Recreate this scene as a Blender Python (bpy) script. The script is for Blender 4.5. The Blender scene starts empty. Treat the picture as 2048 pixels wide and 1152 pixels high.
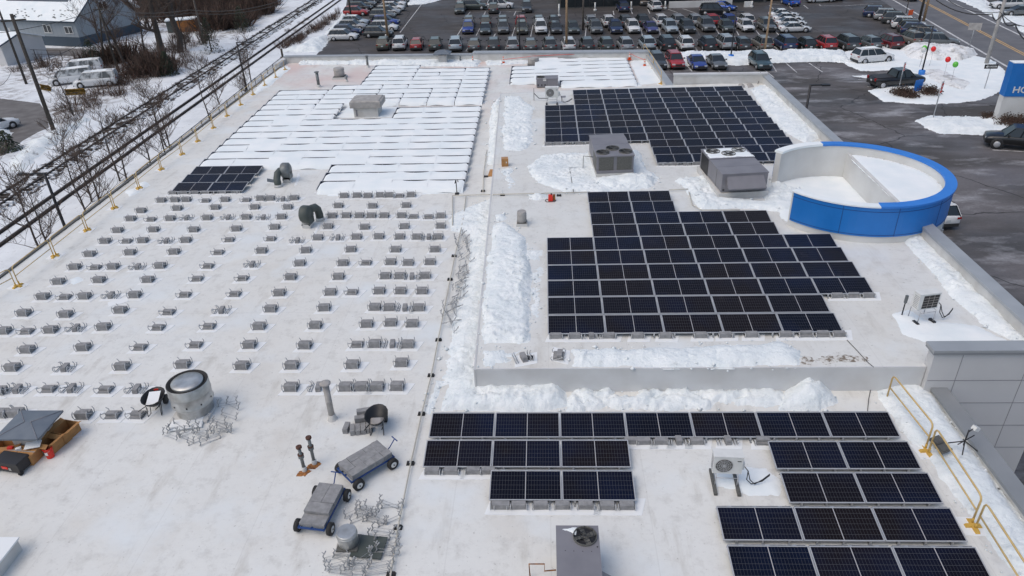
import bpy, math, random
import numpy as np
from mathutils import Vector, Matrix, Euler
R = math.radians
random.seed(7)
S = bpy.context.scene
COL = bpy.data.collections.new('place'); S.collection.children.link(COL)

# ------------------------------------------------------------------ camera
CF, CP, CR, CY, CH = 1430.7048, R(-30.195), R(-2.2814), R(-3.2871), 17.1559
_f = Vector((math.sin(CY)*math.cos(CP), math.cos(CY)*math.cos(CP), math.sin(CP)))
_r = Vector((math.cos(CY), -math.sin(CY), 0)); _u = _r.cross(_f)
RT = _r*math.cos(CR)+_u*math.sin(CR); UP = -_r*math.sin(CR)+_u*math.cos(CR)
CO = Vector((0, 0, CH))
cam = bpy.data.cameras.new('camera'); camo = bpy.data.objects.new('camera', cam); S.collection.objects.link(camo)
cam.sensor_width = 36; cam.lens = 36*CF/2048; cam.clip_end = 3000; cam.clip_start = .1
M = Matrix((RT, UP, -_f)).transposed().to_4x4(); M.translation = CO; camo.matrix_world = M
S.camera = camo

def at(u, v, z=0.):                       # where the sight line of a traced point meets the level plane z
    d = _f+RT*((u-1024)/CF)-UP*((v-576)/CF)
    return CO+d*((z-CH)/d.z)
def atx(u, v, x):
    d = _f+RT*((u-1024)/CF)-UP*((v-576)/CF)
    return CO+d*(x/d.x)
def pv(p):
    d = Vector(p)-CO; w = d.dot(_f); return 1024+CF*d.dot(RT)/w, 576-CF*d.dot(UP)/w
def top(b, v):                            # height of the point straight above b that shows at row v
    lo, hi = b[2], b[2]+40
    for _ in range(40):
        m = (lo+hi)/2
        if pv((b[0], b[1], m))[1] > v: lo = m
        else: hi = m
    return m
GZ, UZ = -5.2, 1.06                       # ground, upper roof (lower roof is z=0)

# ------------------------------------------------------------------ materials
def mat(name, col, rough=.6, metal=0, spec=.5, noise=0, nscale=5, col2=None, bump=0, bscale=20, lo=.35, hi=.65, detail=4, coat=0):
    m = bpy.data.materials.new(name); m.use_nodes = True
    nt = m.node_tree; b = nt.nodes['Principled BSDF']
    b.inputs['Base Color'].default_value = (*col, 1); b.inputs['Roughness'].default_value = rough
    b.inputs['Metallic'].default_value = metal; b.inputs['Specular IOR Level'].default_value = spec
    if coat: b.inputs['Coat Weight'].default_value = coat; b.inputs['Coat Roughness'].default_value = .08
    if col2 is not None or bump:
        tc = nt.nodes.new('ShaderNodeNewGeometry')
    if col2 is not None:
        n = nt.nodes.new('ShaderNodeTexNoise'); n.inputs['Scale'].default_value = nscale; n.inputs['Detail'].default_value = detail
        nt.links.new(tc.outputs['Position'], n.inputs['Vector'])
        mr = nt.nodes.new('ShaderNodeMapRange'); mr.inputs[1].default_value = lo; mr.inputs[2].default_value = hi
        nt.links.new(n.outputs['Fac'], mr.inputs[0])
        mx = nt.nodes.new('ShaderNodeMix'); mx.data_type = 'RGBA'
        mx.inputs[6].default_value = (*col, 1); mx.inputs[7].default_value = (*col2, 1)
        nt.links.new(mr.outputs[0], mx.inputs[0]); nt.links.new(mx.outputs[2], b.inputs['Base Color'])
    if bump:
        n = nt.nodes.new('ShaderNodeTexNoise'); n.inputs['Scale'].default_value = bscale; n.inputs['Detail'].default_value = 6
        nt.links.new(tc.outputs['Position'], n.inputs['Vector'])
        bp = nt.nodes.new('ShaderNodeBump'); bp.inputs['Strength'].default_value = min(1, bump); bp.inputs['Distance'].default_value = .05
        nt.links.new(n.outputs['Fac'], bp.inputs['Height']); nt.links.new(bp.outputs[0], b.inputs['Normal'])
    return m
class NT:                                  # short-hand for node graphs
    def __init__(s, m): s.m = m; s.t = m.node_tree; s.b = s.t.nodes['Principled BSDF']; s.pos = s.t.nodes.new('ShaderNodeNewGeometry').outputs['Position']
    def lk(s, a, b): s.t.links.new(a, b)
    def noise(s, scale, detail=5, vec=None, st=None, rough=.55):
        n = s.t.nodes.new('ShaderNodeTexNoise'); n.inputs['Scale'].default_value = scale; n.inputs['Detail'].default_value = detail; n.inputs['Roughness'].default_value = rough
        v = vec or s.pos
        if st:
            mp = s.t.nodes.new('ShaderNodeMapping'); mp.inputs['Scale'].default_value = st[0]; mp.inputs['Rotation'].default_value = (0, 0, st[1]); s.lk(v, mp.inputs[0]); v = mp.outputs[0]
        s.lk(v, n.inputs['Vector']); return n.outputs['Fac']
    def rng(s, x, a, b, c=0, d=1):
        n = s.t.nodes.new('ShaderNodeMapRange'); n.inputs[1].default_value = a; n.inputs[2].default_value = b; n.inputs[3].default_value = c; n.inputs[4].default_value = d; s.lk(x, n.inputs[0]); return n.outputs[0]
    def math(s, op, a, b=None):
        n = s.t.nodes.new('ShaderNodeMath'); n.operation = op
        for i, x in enumerate((a, b)):
            if x is None: continue
            if hasattr(x, 'links'): s.lk(x, n.inputs[i])
            else: n.inputs[i].default_value = x
        return n.outputs[0]
    def mix(s, f, a, b):
        n = s.t.nodes.new('ShaderNodeMix'); n.data_type = 'RGBA'
        for i, x in ((0, f), (6, a), (7, b)):
            if hasattr(x, 'links'): s.lk(x, n.inputs[i])
            elif i: n.inputs[i].default_value = (*x, 1)
            else: n.inputs[i].default_value = x
        return n.outputs[2]
    def sep(s, v=None):
        n = s.t.nodes.new('ShaderNodeSeparateXYZ'); s.lk(v or s.pos, n.inputs[0]); return n.outputs
    def bump(s, h, st=.5, dist=.05):
        n = s.t.nodes.new('ShaderNodeBump'); n.inputs['Strength'].default_value = st; n.inputs['Distance'].default_value = dist; s.lk(h, n.inputs['Height']); s.lk(n.outputs[0], s.b.inputs['Normal'])
    def stripe(s, x, period, width, off=0):    # 1 on a thin line every `period`
        a = s.math('FRACT', s.math('DIVIDE', s.math('ADD', x, off), period)); return s.math('LESS_THAN', a, width/period)

def membrane(name, base, stains=1.):
    m = mat(name, base, .5, spec=.35); n = NT(m)
    c = n.mix(n.math('MULTIPLY', n.rng(n.noise(.12, 3), .45, .75), .42*stains), base, (.62, .58, .51))     # tan ponding stains
    c = n.mix(n.math('MULTIPLY', n.rng(n.noise(.45, 6), .54, .74), .42*stains), c, (.57, .52, .45))
    c = n.mix(n.math('MULTIPLY', n.rng(n.noise(1.7, 6, rough=.7), .51, .72), .62*stains), c, (.44, .425, .395))
    c = n.mix(n.math('MULTIPLY', n.rng(n.noise(4.5, 7, rough=.75), .50, .72), .28), c, (.54, .54, .53))
    c = n.mix(n.math('MULTIPLY', n.rng(n.noise(1.1, 8, st=((1, .25, 1), .2), rough=.65), .57, .72), .55*stains), c, (.38, .35, .30))
    c = n.mix(n.math('MULTIPLY', n.rng(n.noise(9, 3), .66, .74), .6), c, (.30, .28, .25))                 # grit specks
    c = n.mix(n.math('MULTIPLY', n.rng(n.noise(.28, 4), .47, .30), .85), c, (.72, .755, .77))             # thin frost film
    o = n.sep()
    s1 = n.stripe(o[0], 3.05, .035); s2 = n.stripe(o[1], 15.2, .04, 3)
    c = n.mix(n.math('MULTIPLY', n.math('MAXIMUM', s1, s2), .13), c, (.36, .35, .33))
    n.lk(c, n.b.inputs['Base Color'])
    n.lk(n.rng(n.noise(.5, 4), .4, .6, .35, .6), n.b.inputs['Roughness'])
    n.bump(n.noise(2.5, 5), .35, .03)
    return m, n, c
mRoof, _n, _c = membrane('roof membrane', (.73, .73, .705), .8)
# pink tint left by dye near the back of the lower roof
_o = _n.sep(); _y = _n.rng(_o[1], 55, 74)
_n.lk(_n.mix(_n.math('MULTIPLY', _n.math('MULTIPLY', _n.rng(_n.noise(.16, 4), .40, .62), _y), .8), _c, (.66, .50, .46)), _n.b.inputs['Base Color'])
mRoof2, _, _ = membrane('upper roof membrane', (.70, .705, .685), .65)

def snowmat(name, c1=(.72, .775, .80), c2=(.84, .875, .885), dirt=0):
    m = mat(name, c1, .75, spec=.25); n = NT(m)
    c = n.mix(n.rng(n.noise(1.3, 5), .35, .65), c1, c2)
    if dirt: c = n.mix(n.math('MULTIPLY', n.rng(n.noise(.9, 8, rough=.7), .5, .66), dirt), c, (.25, .23, .21))
    n.lk(c, n.b.inputs['Base Color'])
    c = n.mix(n.math('MULTIPLY', n.rng(n.noise(3.3, 8, rough=.72), .54, .70), .42), c, (.46, .505, .525))      # wet grey slush
    n.lk(c, n.b.inputs['Base Color'])
    h = n.math('ADD', n.noise(9, 8, rough=.7), n.math('MULTIPLY', n.noise(3.2, 4), 2.))
    n.bump(h, .65, .06)
    n.b.inputs['Subsurface Weight'].default_value = 0.0
    return m
mSnow = snowmat('snow'); mSnowSoft = mat('smooth snow', (.76, .815, .84), .75, spec=.2, col2=(.84, .87, .88), nscale=.8, bump=.12, bscale=6)
mDirtySnow = snowmat('dirty snow', (.72, .73, .74), (.82, .83, .84), .75)
mGround = mat('snowy ground', (.8, .83, .86), .8); n = NT(mGround)
o = n.sep()
c = n.mix(n.rng(n.noise(.35, 8, rough=.7), .40, .62), (.80, .83, .86), (.68, .71, .74))
brush = n.math('MULTIPLY', n.rng(n.noise(.9, 9, rough=.75), .46, .56), n.rng(n.noise(.06, 4), .40, .52))
left = n.rng(o[0], -50, -54)
c = n.mix(n.math('MULTIPLY', n.math('MULTIPLY', brush, left), .85), c, (.13, .10, .085))
c = n.mix(n.math('MULTIPLY', n.rng(n.noise(2.2, 9, rough=.8), .58, .66), .6), c, (.20, .17, .14))
n.lk(c, n.b.inputs['Base Color']); n.bump(n.noise(1.2, 8), .6, .15)

mAsph = mat('asphalt', (.06, .058, .056), .8, spec=.35); n = NT(mAsph)
c = n.mix(n.rng(n.noise(.09, 5), .38, .66), (.066, .061, .060), (.108, .101, .100))
near = n.rng(n.sep()[1], 112, 88)
c = n.mix(n.math('MULTIPLY', near, .75), (.062, .057, .056), c)
c = n.mix(n.math('MULTIPLY', n.math('MULTIPLY', n.rng(n.noise(.22, 7, st=((.35, 1, 1), .5)), .45, .64), .8), n.rng(near, 0, 1, .25, 1)), c, (.175, .166, .175))
c = n.mix(n.math('MULTIPLY', n.math('MULTIPLY', n.rng(n.noise(.35, 9, st=((.5, 1.2, 1), -.35), rough=.68), .52, .68), .9), n.rng(near, 0, 1, .15, 1)), c, (.36, .36, .38))    # salt and slush film
c = n.mix(n.math('MULTIPLY', n.rng(n.noise(7, 3), .3, .7), .25), c, (.045, .042, .04))
v = n.t.nodes.new('ShaderNodeTexVoronoi'); v.feature = 'DISTANCE_TO_EDGE'; v.inputs['Scale'].default_value = .11
w = n.t.nodes.new('ShaderNodeVectorMath'); w.operation = 'ADD'; nn = n.t.nodes.new('ShaderNodeTexNoise'); nn.inputs['Scale'].default_value = .6
n.lk(n.pos, nn.inputs['Vector']); n.lk(n.pos, w.inputs[0]); n.lk(nn.outputs['Color'], w.inputs[1]); n.lk(w.outputs[0], v.inputs['Vector'])
c = n.mix(n.math('MULTIPLY', n.math('LESS_THAN', v.outputs[0], .006), .75), c, (.022, .02, .02))
n.lk(c, n.b.inputs['Base Color']); n.lk(n.rng(n.noise(.15, 6), .35, .65, .45, .9), n.b.inputs['Roughness']); n.bump(n.noise(20, 3), .25, .02)
mRoad = mat('road asphalt', (.15, .15, .16), .75, col2=(.115, .115, .125), nscale=.5, bump=.2, bscale=12)
mPaint = mat('white road paint', (.62, .62, .62), .6, col2=(.33, .33, .33), nscale=2, lo=.45, hi=.7)
mYel = mat('yellow road paint', (.68, .40, .12), .6, col2=(.5, .32, .14), nscale=2)
mDirt = mat('muddy driveway', (.11, .10, .095), .7, col2=(.17, .16, .155), nscale=.8, bump=.4, bscale=3)

def metal_(name, c, r=.4, mtl=.8, **k): return mat(name, c, r, mtl, **k)
mGalv = mat('galvanised steel', (.55, .56, .57), .4, .75, col2=(.42, .43, .44), nscale=7)
mBright = mat('bright steel', (.55, .56, .56), .42, .75, col2=(.36, .36, .35), nscale=2.5, lo=.4, hi=.7)
mAlu = mat('aluminium frame', (.46, .47, .49), .45, .3)
mHVAC = mat('grey cabinet paint', (.215, .213, .235), .5, 0, col2=(.185, .183, .205), nscale=1.3, bump=.05, bscale=3)
mHVAC2 = mat('dark grey louvre', (.085, .085, .08), .6, 0, col2=(.12, .12, .11), nscale=14)
mBlack = mat('black plastic', (.018, .018, .02), .5)
mRub = mat('rubber', (.02, .02, .021), .75)
mGreen = mat('grey green paint', (.075, .09, .085), .55, col2=(.055, .068, .062), nscale=3)
mDuct = mat('weathered duct', (.20, .22, .225), .5, .3, col2=(.14, .15, .155), nscale=4)
mHood = mat('weathered hood', (.42, .405, .39), .65, 0, col2=(.30, .285, .275), nscale=2.2, detail=7)
mCap = mat('blue grey metal', (.115, .14, .175), .5, .0, col2=(.15, .175, .205), nscale=2)
mCurb = mat('curb membrane', (.6, .6, .59), .6, col2=(.5, .49, .47), nscale=1.4)
mWall = mat('grey wall panel', (.56, .56, .565), .6, col2=(.53, .53, .535), nscale=.6)
mStucco = mat('white stucco', (.66, .665, .655), .8, col2=(.56, .555, .54), nscale=.5, bump=.3, bscale=25)
mCoping = mat('coping metal', (.40, .42, .44), .45, .2, col2=(.34, .36, .38), nscale=.7)
mFlash = mat('pale flashing', (.62, .63, .64), .6, col2=(.54, .54, .54), nscale=.8)
mBlue = mat('blue panel', (.010, .155, .50), .4, col2=(.012, .17, .54), nscale=1)
mBlueTop = mat('blue coping', (.022, .185, .62), .45, col2=(.03, .21, .66), nscale=1)
mSeam = mat('dark seam', (.01, .05, .2), .6)
mGlass = mat('dark glass', (.018, .024, .028), .08, spec=.7)
mWhite = mat('white enamel', (.7, .71, .7), .45, col2=(.63, .64, .63), nscale=3)
mBrown = mat('cardboard', (.46, .235, .085), .8, col2=(.36, .18, .065), nscale=4)
mRed = mat('red plastic', (.72, .03, .015), .4)
mOrange = mat('orange cone', (.85, .13, .03), .5)
mYellow = mat('yellow rail paint', (.62, .45, .20), .5, col2=(.55, .38, .15), nscale=4)
mYFoot = mat('yellow foot', (.58, .36, .07), .6)
mConc = mat('concrete block', (.30, .30, .305), .85, col2=(.225, .225, .23), nscale=6, bump=.3, bscale=40)
mPad = mat('slip sheet', (.80, .82, .83), .6)
mPole = mat('weathered pole', (.17, .145, .125), .85, col2=(.09, .075, .065), nscale=5)
mPoleDark = mat('tarred pole', (.04, .035, .032), .85, col2=(.07, .06, .05), nscale=5)
mPoleTan = mat('new timber pole', (.42, .29, .18), .8, col2=(.30, .20, .12), nscale=4)
mWire = mat('cable', (.03, .03, .032), .6)
mIron = mat('black iron', (.03, .03, .034), .5, .3)
mBark = mat('bark', (.085, .07, .06), .9, col2=(.05, .04, .035), nscale=8)
mTwig = mat('bare twigs', (.10, .072, .058), .9)
mBrush = mat('brown brush', (.105, .06, .045), .9, col2=(.06, .045, .035), nscale=1.5)
mNeedle = mat('evergreen needles', (.02, .033, .02), .9, col2=(.035, .045, .025), nscale=3)
mBallast = mat('track ballast', (.09, .075, .065), .9, col2=(.05, .042, .038), nscale=3, bump=.8, bscale=12)
n = NT(mBallast)
o = n.sep(); d_ = n.math('ABSOLUTE', n.math('ADD', n.math('ADD', o[0], 45.3), n.math('MULTIPLY', n.math('SUBTRACT', o[1], 50), .0285)))
def hump(c_, w_): return n.math('MAXIMUM', n.math('SUBTRACT', 1., n.math('DIVIDE', n.math('ABSOLUTE', n.math('SUBTRACT', d_, c_)), w_)), 0.)
q_ = n.math('SUBTRACT', n.math('SUBTRACT', n.noise(1.1, 8, rough=.75), n.math('MULTIPLY', hump(.85, .4), .16)), n.math('MULTIPLY', hump(1.55, .3), .12))
n.lk(n.mix(n.rng(q_, .38, .44), (.05, .042, .038), (.76, .79, .82)), n.b.inputs['Base Color'])
mTie = mat('creosoted sleeper', (.05, .04, .034), .9, col2=(.76, .79, .82), nscale=1.3, lo=.46, hi=.50)
mRail = mat('rusty rail', (.05, .038, .032), .6, .2, col2=(.035, .028, .025), nscale=3)
mRustDark = mat('dark rust', (.11, .045, .03), .85, col2=(.05, .03, .025), nscale=20)
mRust = mat('rust', (.42, .17, .04), .8, col2=(.12, .05, .025), nscale=9)
mSiding = mat('blue grey siding', (.26, .30, .335), .6); n = NT(mSiding); o = n.sep()
n.lk(n.mix(n.math('MULTIPLY', n.stripe(n.math('ADD', o[0], o[1]), .6, .08), .4), (.30, .34, .375), (.2, .235, .27)), n.b.inputs['Base Color'])
mNavy = mat('dark blue wainscot', (.045, .07, .10), .6)
mCable = mat('grey pipe', (.5, .48, .42), .6)

# photovoltaic cells: 24 x 6 half cells with a wider middle gap
mCell = mat('photovoltaic cells', (.01, .012, .03), .2, spec=.14); n = NT(mCell)
uv = n.t.nodes.new('ShaderNodeUVMap').outputs[0]; o = n.sep(uv)
oi = n.t.nodes.new('ShaderNodeObjectInfo').outputs['Random']
gu = n.math('LESS_THAN', n.math('FRACT', n.math('ADD', n.math('MULTIPLY', o[0], 24), .03)), .07)
gv = n.math('LESS_THAN', n.math('FRACT', n.math('ADD', n.math('MULTIPLY', o[1], 6), .0225)), .05)
mid = n.math('LESS_THAN', n.math('ABSOLUTE', n.math('SUBTRACT', o[0], .5)), .0055)
base = n.mix(oi, (.0035, .0048, .012), (.0105, .0075, .008))
base = n.mix(n.math('MULTIPLY', n.rng(n.noise(.35, 3), .45, .7), .6), base, (.004, .010, .036))
base = n.mix(n.math('MULTIPLY', n.rng(n.noise(1.2, 7, rough=.7), .6, .8), .25), base, (.06, .055, .06))
c = n.mix(n.math('MULTIPLY', n.math('MAXIMUM', gu, gv), .42), base, (.15, .155, .17))
c = n.mix(mid, c, (.42, .42, .44))
n.lk(c, n.b.inputs['Base Color'])
mCellDark = mCell

# ------------------------------------------------------------------ mesh helpers
class MB:
    def __init__(s): s.v = []; s.f = []; s.m = []; s.sm = []
    def add(s, vs, fs, mi=0, smooth=False):
        k = len(s.v); s.v += [tuple(v) for v in vs]; s.f += [tuple(i+k for i in f) for f in fs]; s.m += [mi]*len(fs); s.sm += [smooth]*len(fs); return s
    def box(s, c, d, rz=0, mi=0, mx=None, taper=1.):
        x, y, z = d[0]/2, d[1]/2, d[2]/2
        vs = [Vector((a*x*(taper if c_ > 0 else 1), b*y*(taper if c_ > 0 else 1), c_*z)) for c_ in (-1, 1) for b in (-1, 1) for a in (-1, 1)]
        Mx = mx if mx is not None else Matrix.Rotation(rz, 3, 'Z')
        vs = [Mx@v+Vector(c) for v in vs]
        return s.add(vs, [(0, 2, 3, 1), (4, 5, 7, 6), (0, 1, 5, 4), (2, 6, 7, 3), (0, 4, 6, 2), (1, 3, 7, 5)], mi)
    def lathe(s, c, prof, n=20, mi=0, axis=None, smooth=True, cap=True):
        vs = []; fs = []; A = axis if axis is not None else Matrix.Identity(3)
        for r, z in prof:
            for i in range(n):
                a = 2*math.pi*i/n; vs.append(A@Vector((r*math.cos(a), r*math.sin(a), z))+Vector(c))
        for j in range(len(prof)-1):
            for i in range(n):
                k = (i+1) % n; fs.append((j*n+i, j*n+k, (j+1)*n+k, (j+1)*n+i))
        s.add(vs, fs, mi, smooth)
        if cap:
            k = len(s.v)-len(vs); L = len(prof)-1
            s.f.append(tuple(k+L*n+i for i in range(n))); s.m.append(mi); s.sm.append(False)
            s.f.append(tuple(k+n-1-i for i in range(n))); s.m.append(mi); s.sm.append(False)
        return s
    def cyl(s, a, b, r, r2=None, n=8, mi=0, smooth=True, cap=True):
        a = Vector(a); b = Vector(b); d = b-a; q = d.to_track_quat('Z', 'Y').to_matrix()
        return s.lathe(a, [(r, 0), (r if r2 is None else r2, d.length)], n, mi, q, smooth, cap)
    def tube(s, pts, r, n=6, mi=0):
        pts = [Vector(p) for p in pts]; rr = r if isinstance(r, (list, tuple)) else [r]*len(pts)
        vs = []; fs = []; px = None
        for i, p in enumerate(pts):
            t = (pts[min(i+1, len(pts)-1)]-pts[max(i-1, 0)])
            if t.length < 1e-6: t = Vector((0, 0, 1))
            t.normalize()
            ref = px if px is not None else (Vector((0, 0, 1)) if abs(t.z) < .9 else Vector((1, 0, 0)))
            x = (ref-t*ref.dot(t))
            if x.length < 1e-4: x = t.orthogonal()
            x.normalize(); y = t.cross(x); px = x
            for k in range(n):
                a = 2*math.pi*k/n; vs.append(p+x*(rr[i]*math.cos(a))+y*(rr[i]*math.sin(a)))
        for i in range(len(pts)-1):
            for k in range(n):
                l = (k+1) % n; fs.append((i*n+k, i*n+l, (i+1)*n+l, (i+1)*n+k))
        fs.append(tuple(range(n-1, -1, -1))); fs.append(tuple((len(pts)-1)*n+k for k in range(n)))
        return s.add(vs, fs, mi, True)
    def prism(s, poly, z0, z1, mi=0):
        n = len(poly); a = sum(poly[i][0]*poly[(i+1) % n][1]-poly[(i+1) % n][0]*poly[i][1] for i in range(n))
        if a < 0: poly = poly[::-1]
        vs = [(p[0], p[1], z0) for p in poly]+[(p[0], p[1], z1) for p in poly]
        fs = [tuple(range(n-1, -1, -1)), tuple(range(n, 2*n))]+[(i, (i+1) % n, n+(i+1) % n, n+i) for i in range(n)]
        return s.add(vs, fs, mi)
    def sheet(s, poly, z, mi=0):
        n = len(poly); a = sum(poly[i][0]*poly[(i+1) % n][1]-poly[(i+1) % n][0]*poly[i][1] for i in range(n))
        if a < 0: poly = poly[::-1]
        return s.add([(p[0], p[1], z) for p in poly], [tuple(range(n))], mi)
    def ball(s, c, r, n=10, mi=0, sc=(1, 1, 1)):
        prof = [(math.sin(math.pi*j/n)*1., -math.cos(math.pi*j/n)) for j in range(n+1)]
        vs = []; fs = []; m = n*2
        for a, z in prof:
            for i in range(m):
                t = 2*math.pi*i/m; vs.append((c[0]+r*sc[0]*a*math.cos(t), c[1]+r*sc[1]*a*math.sin(t), c[2]+r*sc[2]*z))
        for j in range(n):
            for i in range(m): k = (i+1) % m; fs.append((j*m+i, j*m+k, (j+1)*m+k, (j+1)*m+i))
        return s.add(vs, fs, mi, True)
    def mesh(s, name, mats):
        me = bpy.data.meshes.new(name); me.from_pydata(s.v, [], s.f)
        for m in (mats if isinstance(mats, (list, tuple)) else [mats]): me.materials.append(m)
        me.polygons.foreach_set('material_index', s.m); me.polygons.foreach_set('use_smooth', s.sm); me.update(); return me
    def build(s, name, mats, parent=None): return link(name, s.mesh(name, mats), parent)
def link(name, data, parent=None, loc=None, rz=0):
    o = bpy.data.objects.new(name, data); COL.objects.link(o)
    if parent is not None: o.parent = parent
    if loc is not None: o.location = loc
    if rz: o.rotation_euler = (0, 0, rz)
    return o
def tag(o, label, cat, group=None):
    o['label'] = label; o['category'] = cat
    if group: o['group'] = group
    return o
def thing(name, label, cat, loc=(0, 0, 0), rz=0, group=None):
    o = link(name, None, None, loc, rz); return tag(o, label, cat, group)
def struct(name, me_or_mb, m=None):
    o = me_or_mb.build(name, m) if isinstance(me_or_mb, MB) else link(name, me_or_mb); o['kind'] = 'structure'; return o
def dup(o, parent=None):
    c = o.copy(); COL.objects.link(c); c.parent = parent
    for ch in KIDS.get(o.name, [x for x in o.children]): dup(ch, c)
    return c
KIDS = {}
ORD = ['first', 'second', 'third', 'fourth', 'fifth', 'sixth', 'seventh', 'eighth', 'ninth', 'tenth', 'eleventh', 'twelfth', 'thirteenth', 'fourteenth', 'fifteenth', 'sixteenth', 'seventeenth', 'eighteenth', 'nineteenth', 'twentieth', 'twenty-first', 'twenty-second', 'twenty-third', 'twenty-fourth', 'twenty-fifth', 'twenty-sixth']

# ------------------------------------------------------------------ numpy noise, snow heaps
def vnoise(x, y, seed):
    xi = np.floor(x).astype(np.int64); yi = np.floor(y).astype(np.int64); fx = x-xi; fy = y-yi
    fx = fx*fx*(3-2*fx); fy = fy*fy*(3-2*fy)
    def h(a, b):
        n = (a*374761393+b*668265263+seed*1442695041) & 0xffffffff
        n = ((n ^ (n >> 13))*1274126177) & 0xffffffff
        return ((n ^ (n >> 16)) & 0xffff)/65535.
    return (h(xi, yi)*(1-fx)+h(xi+1, yi)*fx)*(1-fy)+(h(xi, yi+1)*(1-fx)+h(xi+1, yi+1)*fx)*fy
def fbm(x, y, seed, o=4, g=.5):
    s = 0; a = 1; t = 0
    for i in range(o): s = s+a*vnoise(x*2**i, y*2**i, seed+i*17); t += a; a *= g
    return s/t
def heap_mesh(name, poly, z0, h, res=.075, edge=.5, seed=1, rag=.25, lump=.35, m=None, lscale=1.6, holes=0., zfun=None, clods=True):
    h0 = h; h = h*.62
    res = max(res, .075) if h0 > .06 and m is None else res
    P = np.array([(p[0], p[1]) for p in poly]); lo = P.min(0)-rag-.1; hi = P.max(0)+rag+.1
    nx = int((hi[0]-lo[0])/res)+1; ny = int((hi[1]-lo[1])/res)+1
    X, Y = np.meshgrid(lo[0]+np.arange(nx)*res, lo[1]+np.arange(ny)*res, indexing='ij')
    ins = np.zeros(X.shape, bool); D = np.full(X.shape, 1e9); n = len(P)
    for i in range(n):
        a, b = P[i], P[(i+1) % n]; e = b-a
        t = np.clip(((X-a[0])*e[0]+(Y-a[1])*e[1])/max(1e-9, e@e), 0, 1)
        D = np.minimum(D, np.hypot(X-a[0]-t*e[0], Y-a[1]-t*e[1]))
        c = ((a[1] > Y) != (b[1] > Y))
        with np.errstate(divide='ignore', invalid='ignore'): xi = (b[0]-a[0])*(Y-a[1])/(b[1]-a[1])+a[0]
        ins ^= c & (X < xi)
    D = np.where(ins, D, -D)+(fbm(X*.9, Y*.9, seed+5, 5, .65)-.5)*2*rag
    t = np.clip(D/edge, 0, 1); t = t*(2-t)
    H = t*(h*(.45+.9*fbm(X*.6, Y*.6, seed, 3)*1.0)+h*lump*(fbm(X*lscale, Y*lscale, seed+9, 5, .6)-.4)*1.6)
    rid = np.abs(fbm(X*2.3, Y*2.3, seed+31, 4, .6)-.5)*2
    H = H+t*rid*h*lump*.5
    if m is None:
        n1 = np.abs(fbm(X*3.1, Y*3.1, seed+41, 2, .5)-.5)*2; n2 = np.abs(vnoise(X*6.3, Y*6.3, seed+43)-.5)*2; n3 = vnoise(X*11, Y*11, seed+44)
        q_ = np.clip(fbm(X*.8, Y*.8, seed+47, 2)*2.6-.75, .15, 1)
        H = H+t**.5*q_*(n1*.13+n2*.09+n3*.06-.09)*min(1, h0*3.2+.25)
    if holes: H = H-holes*h*np.clip((fbm(X*1.4, Y*1.4, seed+71, 4, .6)-.5)*4, 0, 1)*2
    H = np.where(D > 0, np.maximum(H, -.02), -.02)
    keep = H > 0
    q = keep[:-1, :-1] | keep[1:, :-1] | keep[:-1, 1:] | keep[1:, 1:]
    idx = -np.ones(X.shape, int); use = np.zeros(X.shape, bool)
    use[:-1, :-1] |= q; use[1:, :-1] |= q; use[:-1, 1:] |= q; use[1:, 1:] |= q
    k = int(use.sum()); idx[use] = np.arange(k)
    jx = (vnoise(X*7, Y*7, seed+3)-.5)*res*.7; jy = (vnoise(X*7, Y*7, seed+4)-.5)*res*.7
    Z = (z0 if zfun is None else zfun(X, Y))+np.where(keep, H, -.01)
    V = np.stack([X+jx, Y+jy, Z], -1)[use]
    i, j = np.nonzero(q)
    CV_, CF_ = [], []
    if m is None and clods:                     # loose clods along the ragged rim
        rc = np.random.RandomState(seed); bi, bj = np.nonzero((D > -.30) & (D < .25)); nc = min(len(bi)//30, 200)
        for q0 in rc.choice(len(bi), nc, replace=False) if nc else ():
            cx_, cy_ = X[bi[q0], bj[q0]], Y[bi[q0], bj[q0]]; r0 = rc.uniform(.02, .06)*(1+(rc.rand() < .12)); zz = (z0 if zfun is None else 0)+max(0, H[bi[q0], bj[q0]])
            if abs(cx_-P[:, 0].mean()) > 50: continue
            k0 = len(CV_); 
            for dx_, dy_, dz_ in ((1, 0, 0), (0, 1, 0), (-1, 0, 0), (0, -1, 0), (0, 0, .9), (0, 0, -.5)):
                w_ = rc.uniform(.7, 1.3)*r0; CV_.append((cx_+dx_*w_, cy_+dy_*w_, zz+r0*.3+dz_*w_))
            CF_ += [(k0, k0+1, k0+4), (k0+1, k0+2, k0+4), (k0+2, k0+3, k0+4), (k0+3, k0, k0+4), (k0+1, k0, k0+5), (k0+2, k0+1, k0+5), (k0+3, k0+2, k0+5), (k0, k0+3, k0+5)]
    F = np.stack([idx[i, j], idx[i+1, j], idx[i+1, j+1], idx[i, j+1]], -1)
    me = bpy.data.meshes.new(name); me.from_pydata(V.tolist()+CV_, [], F.tolist()+[tuple(a_+len(V) for a_ in f_) for f_ in CF_]); me.materials.append(m or mSnow)
    me.polygons.foreach_set('use_smooth', [True]*(len(F)+len(CF_))); me.update(); return me
def heap(label, pts, z, h, cat='snow pile', name='snow_pile', px=True, **k):
    poly = [at(u, v, z) for u, v in pts] if px else pts
    o = link(name, heap_mesh(name, poly, z, h, **k)); return tag(o, label, cat)
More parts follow.
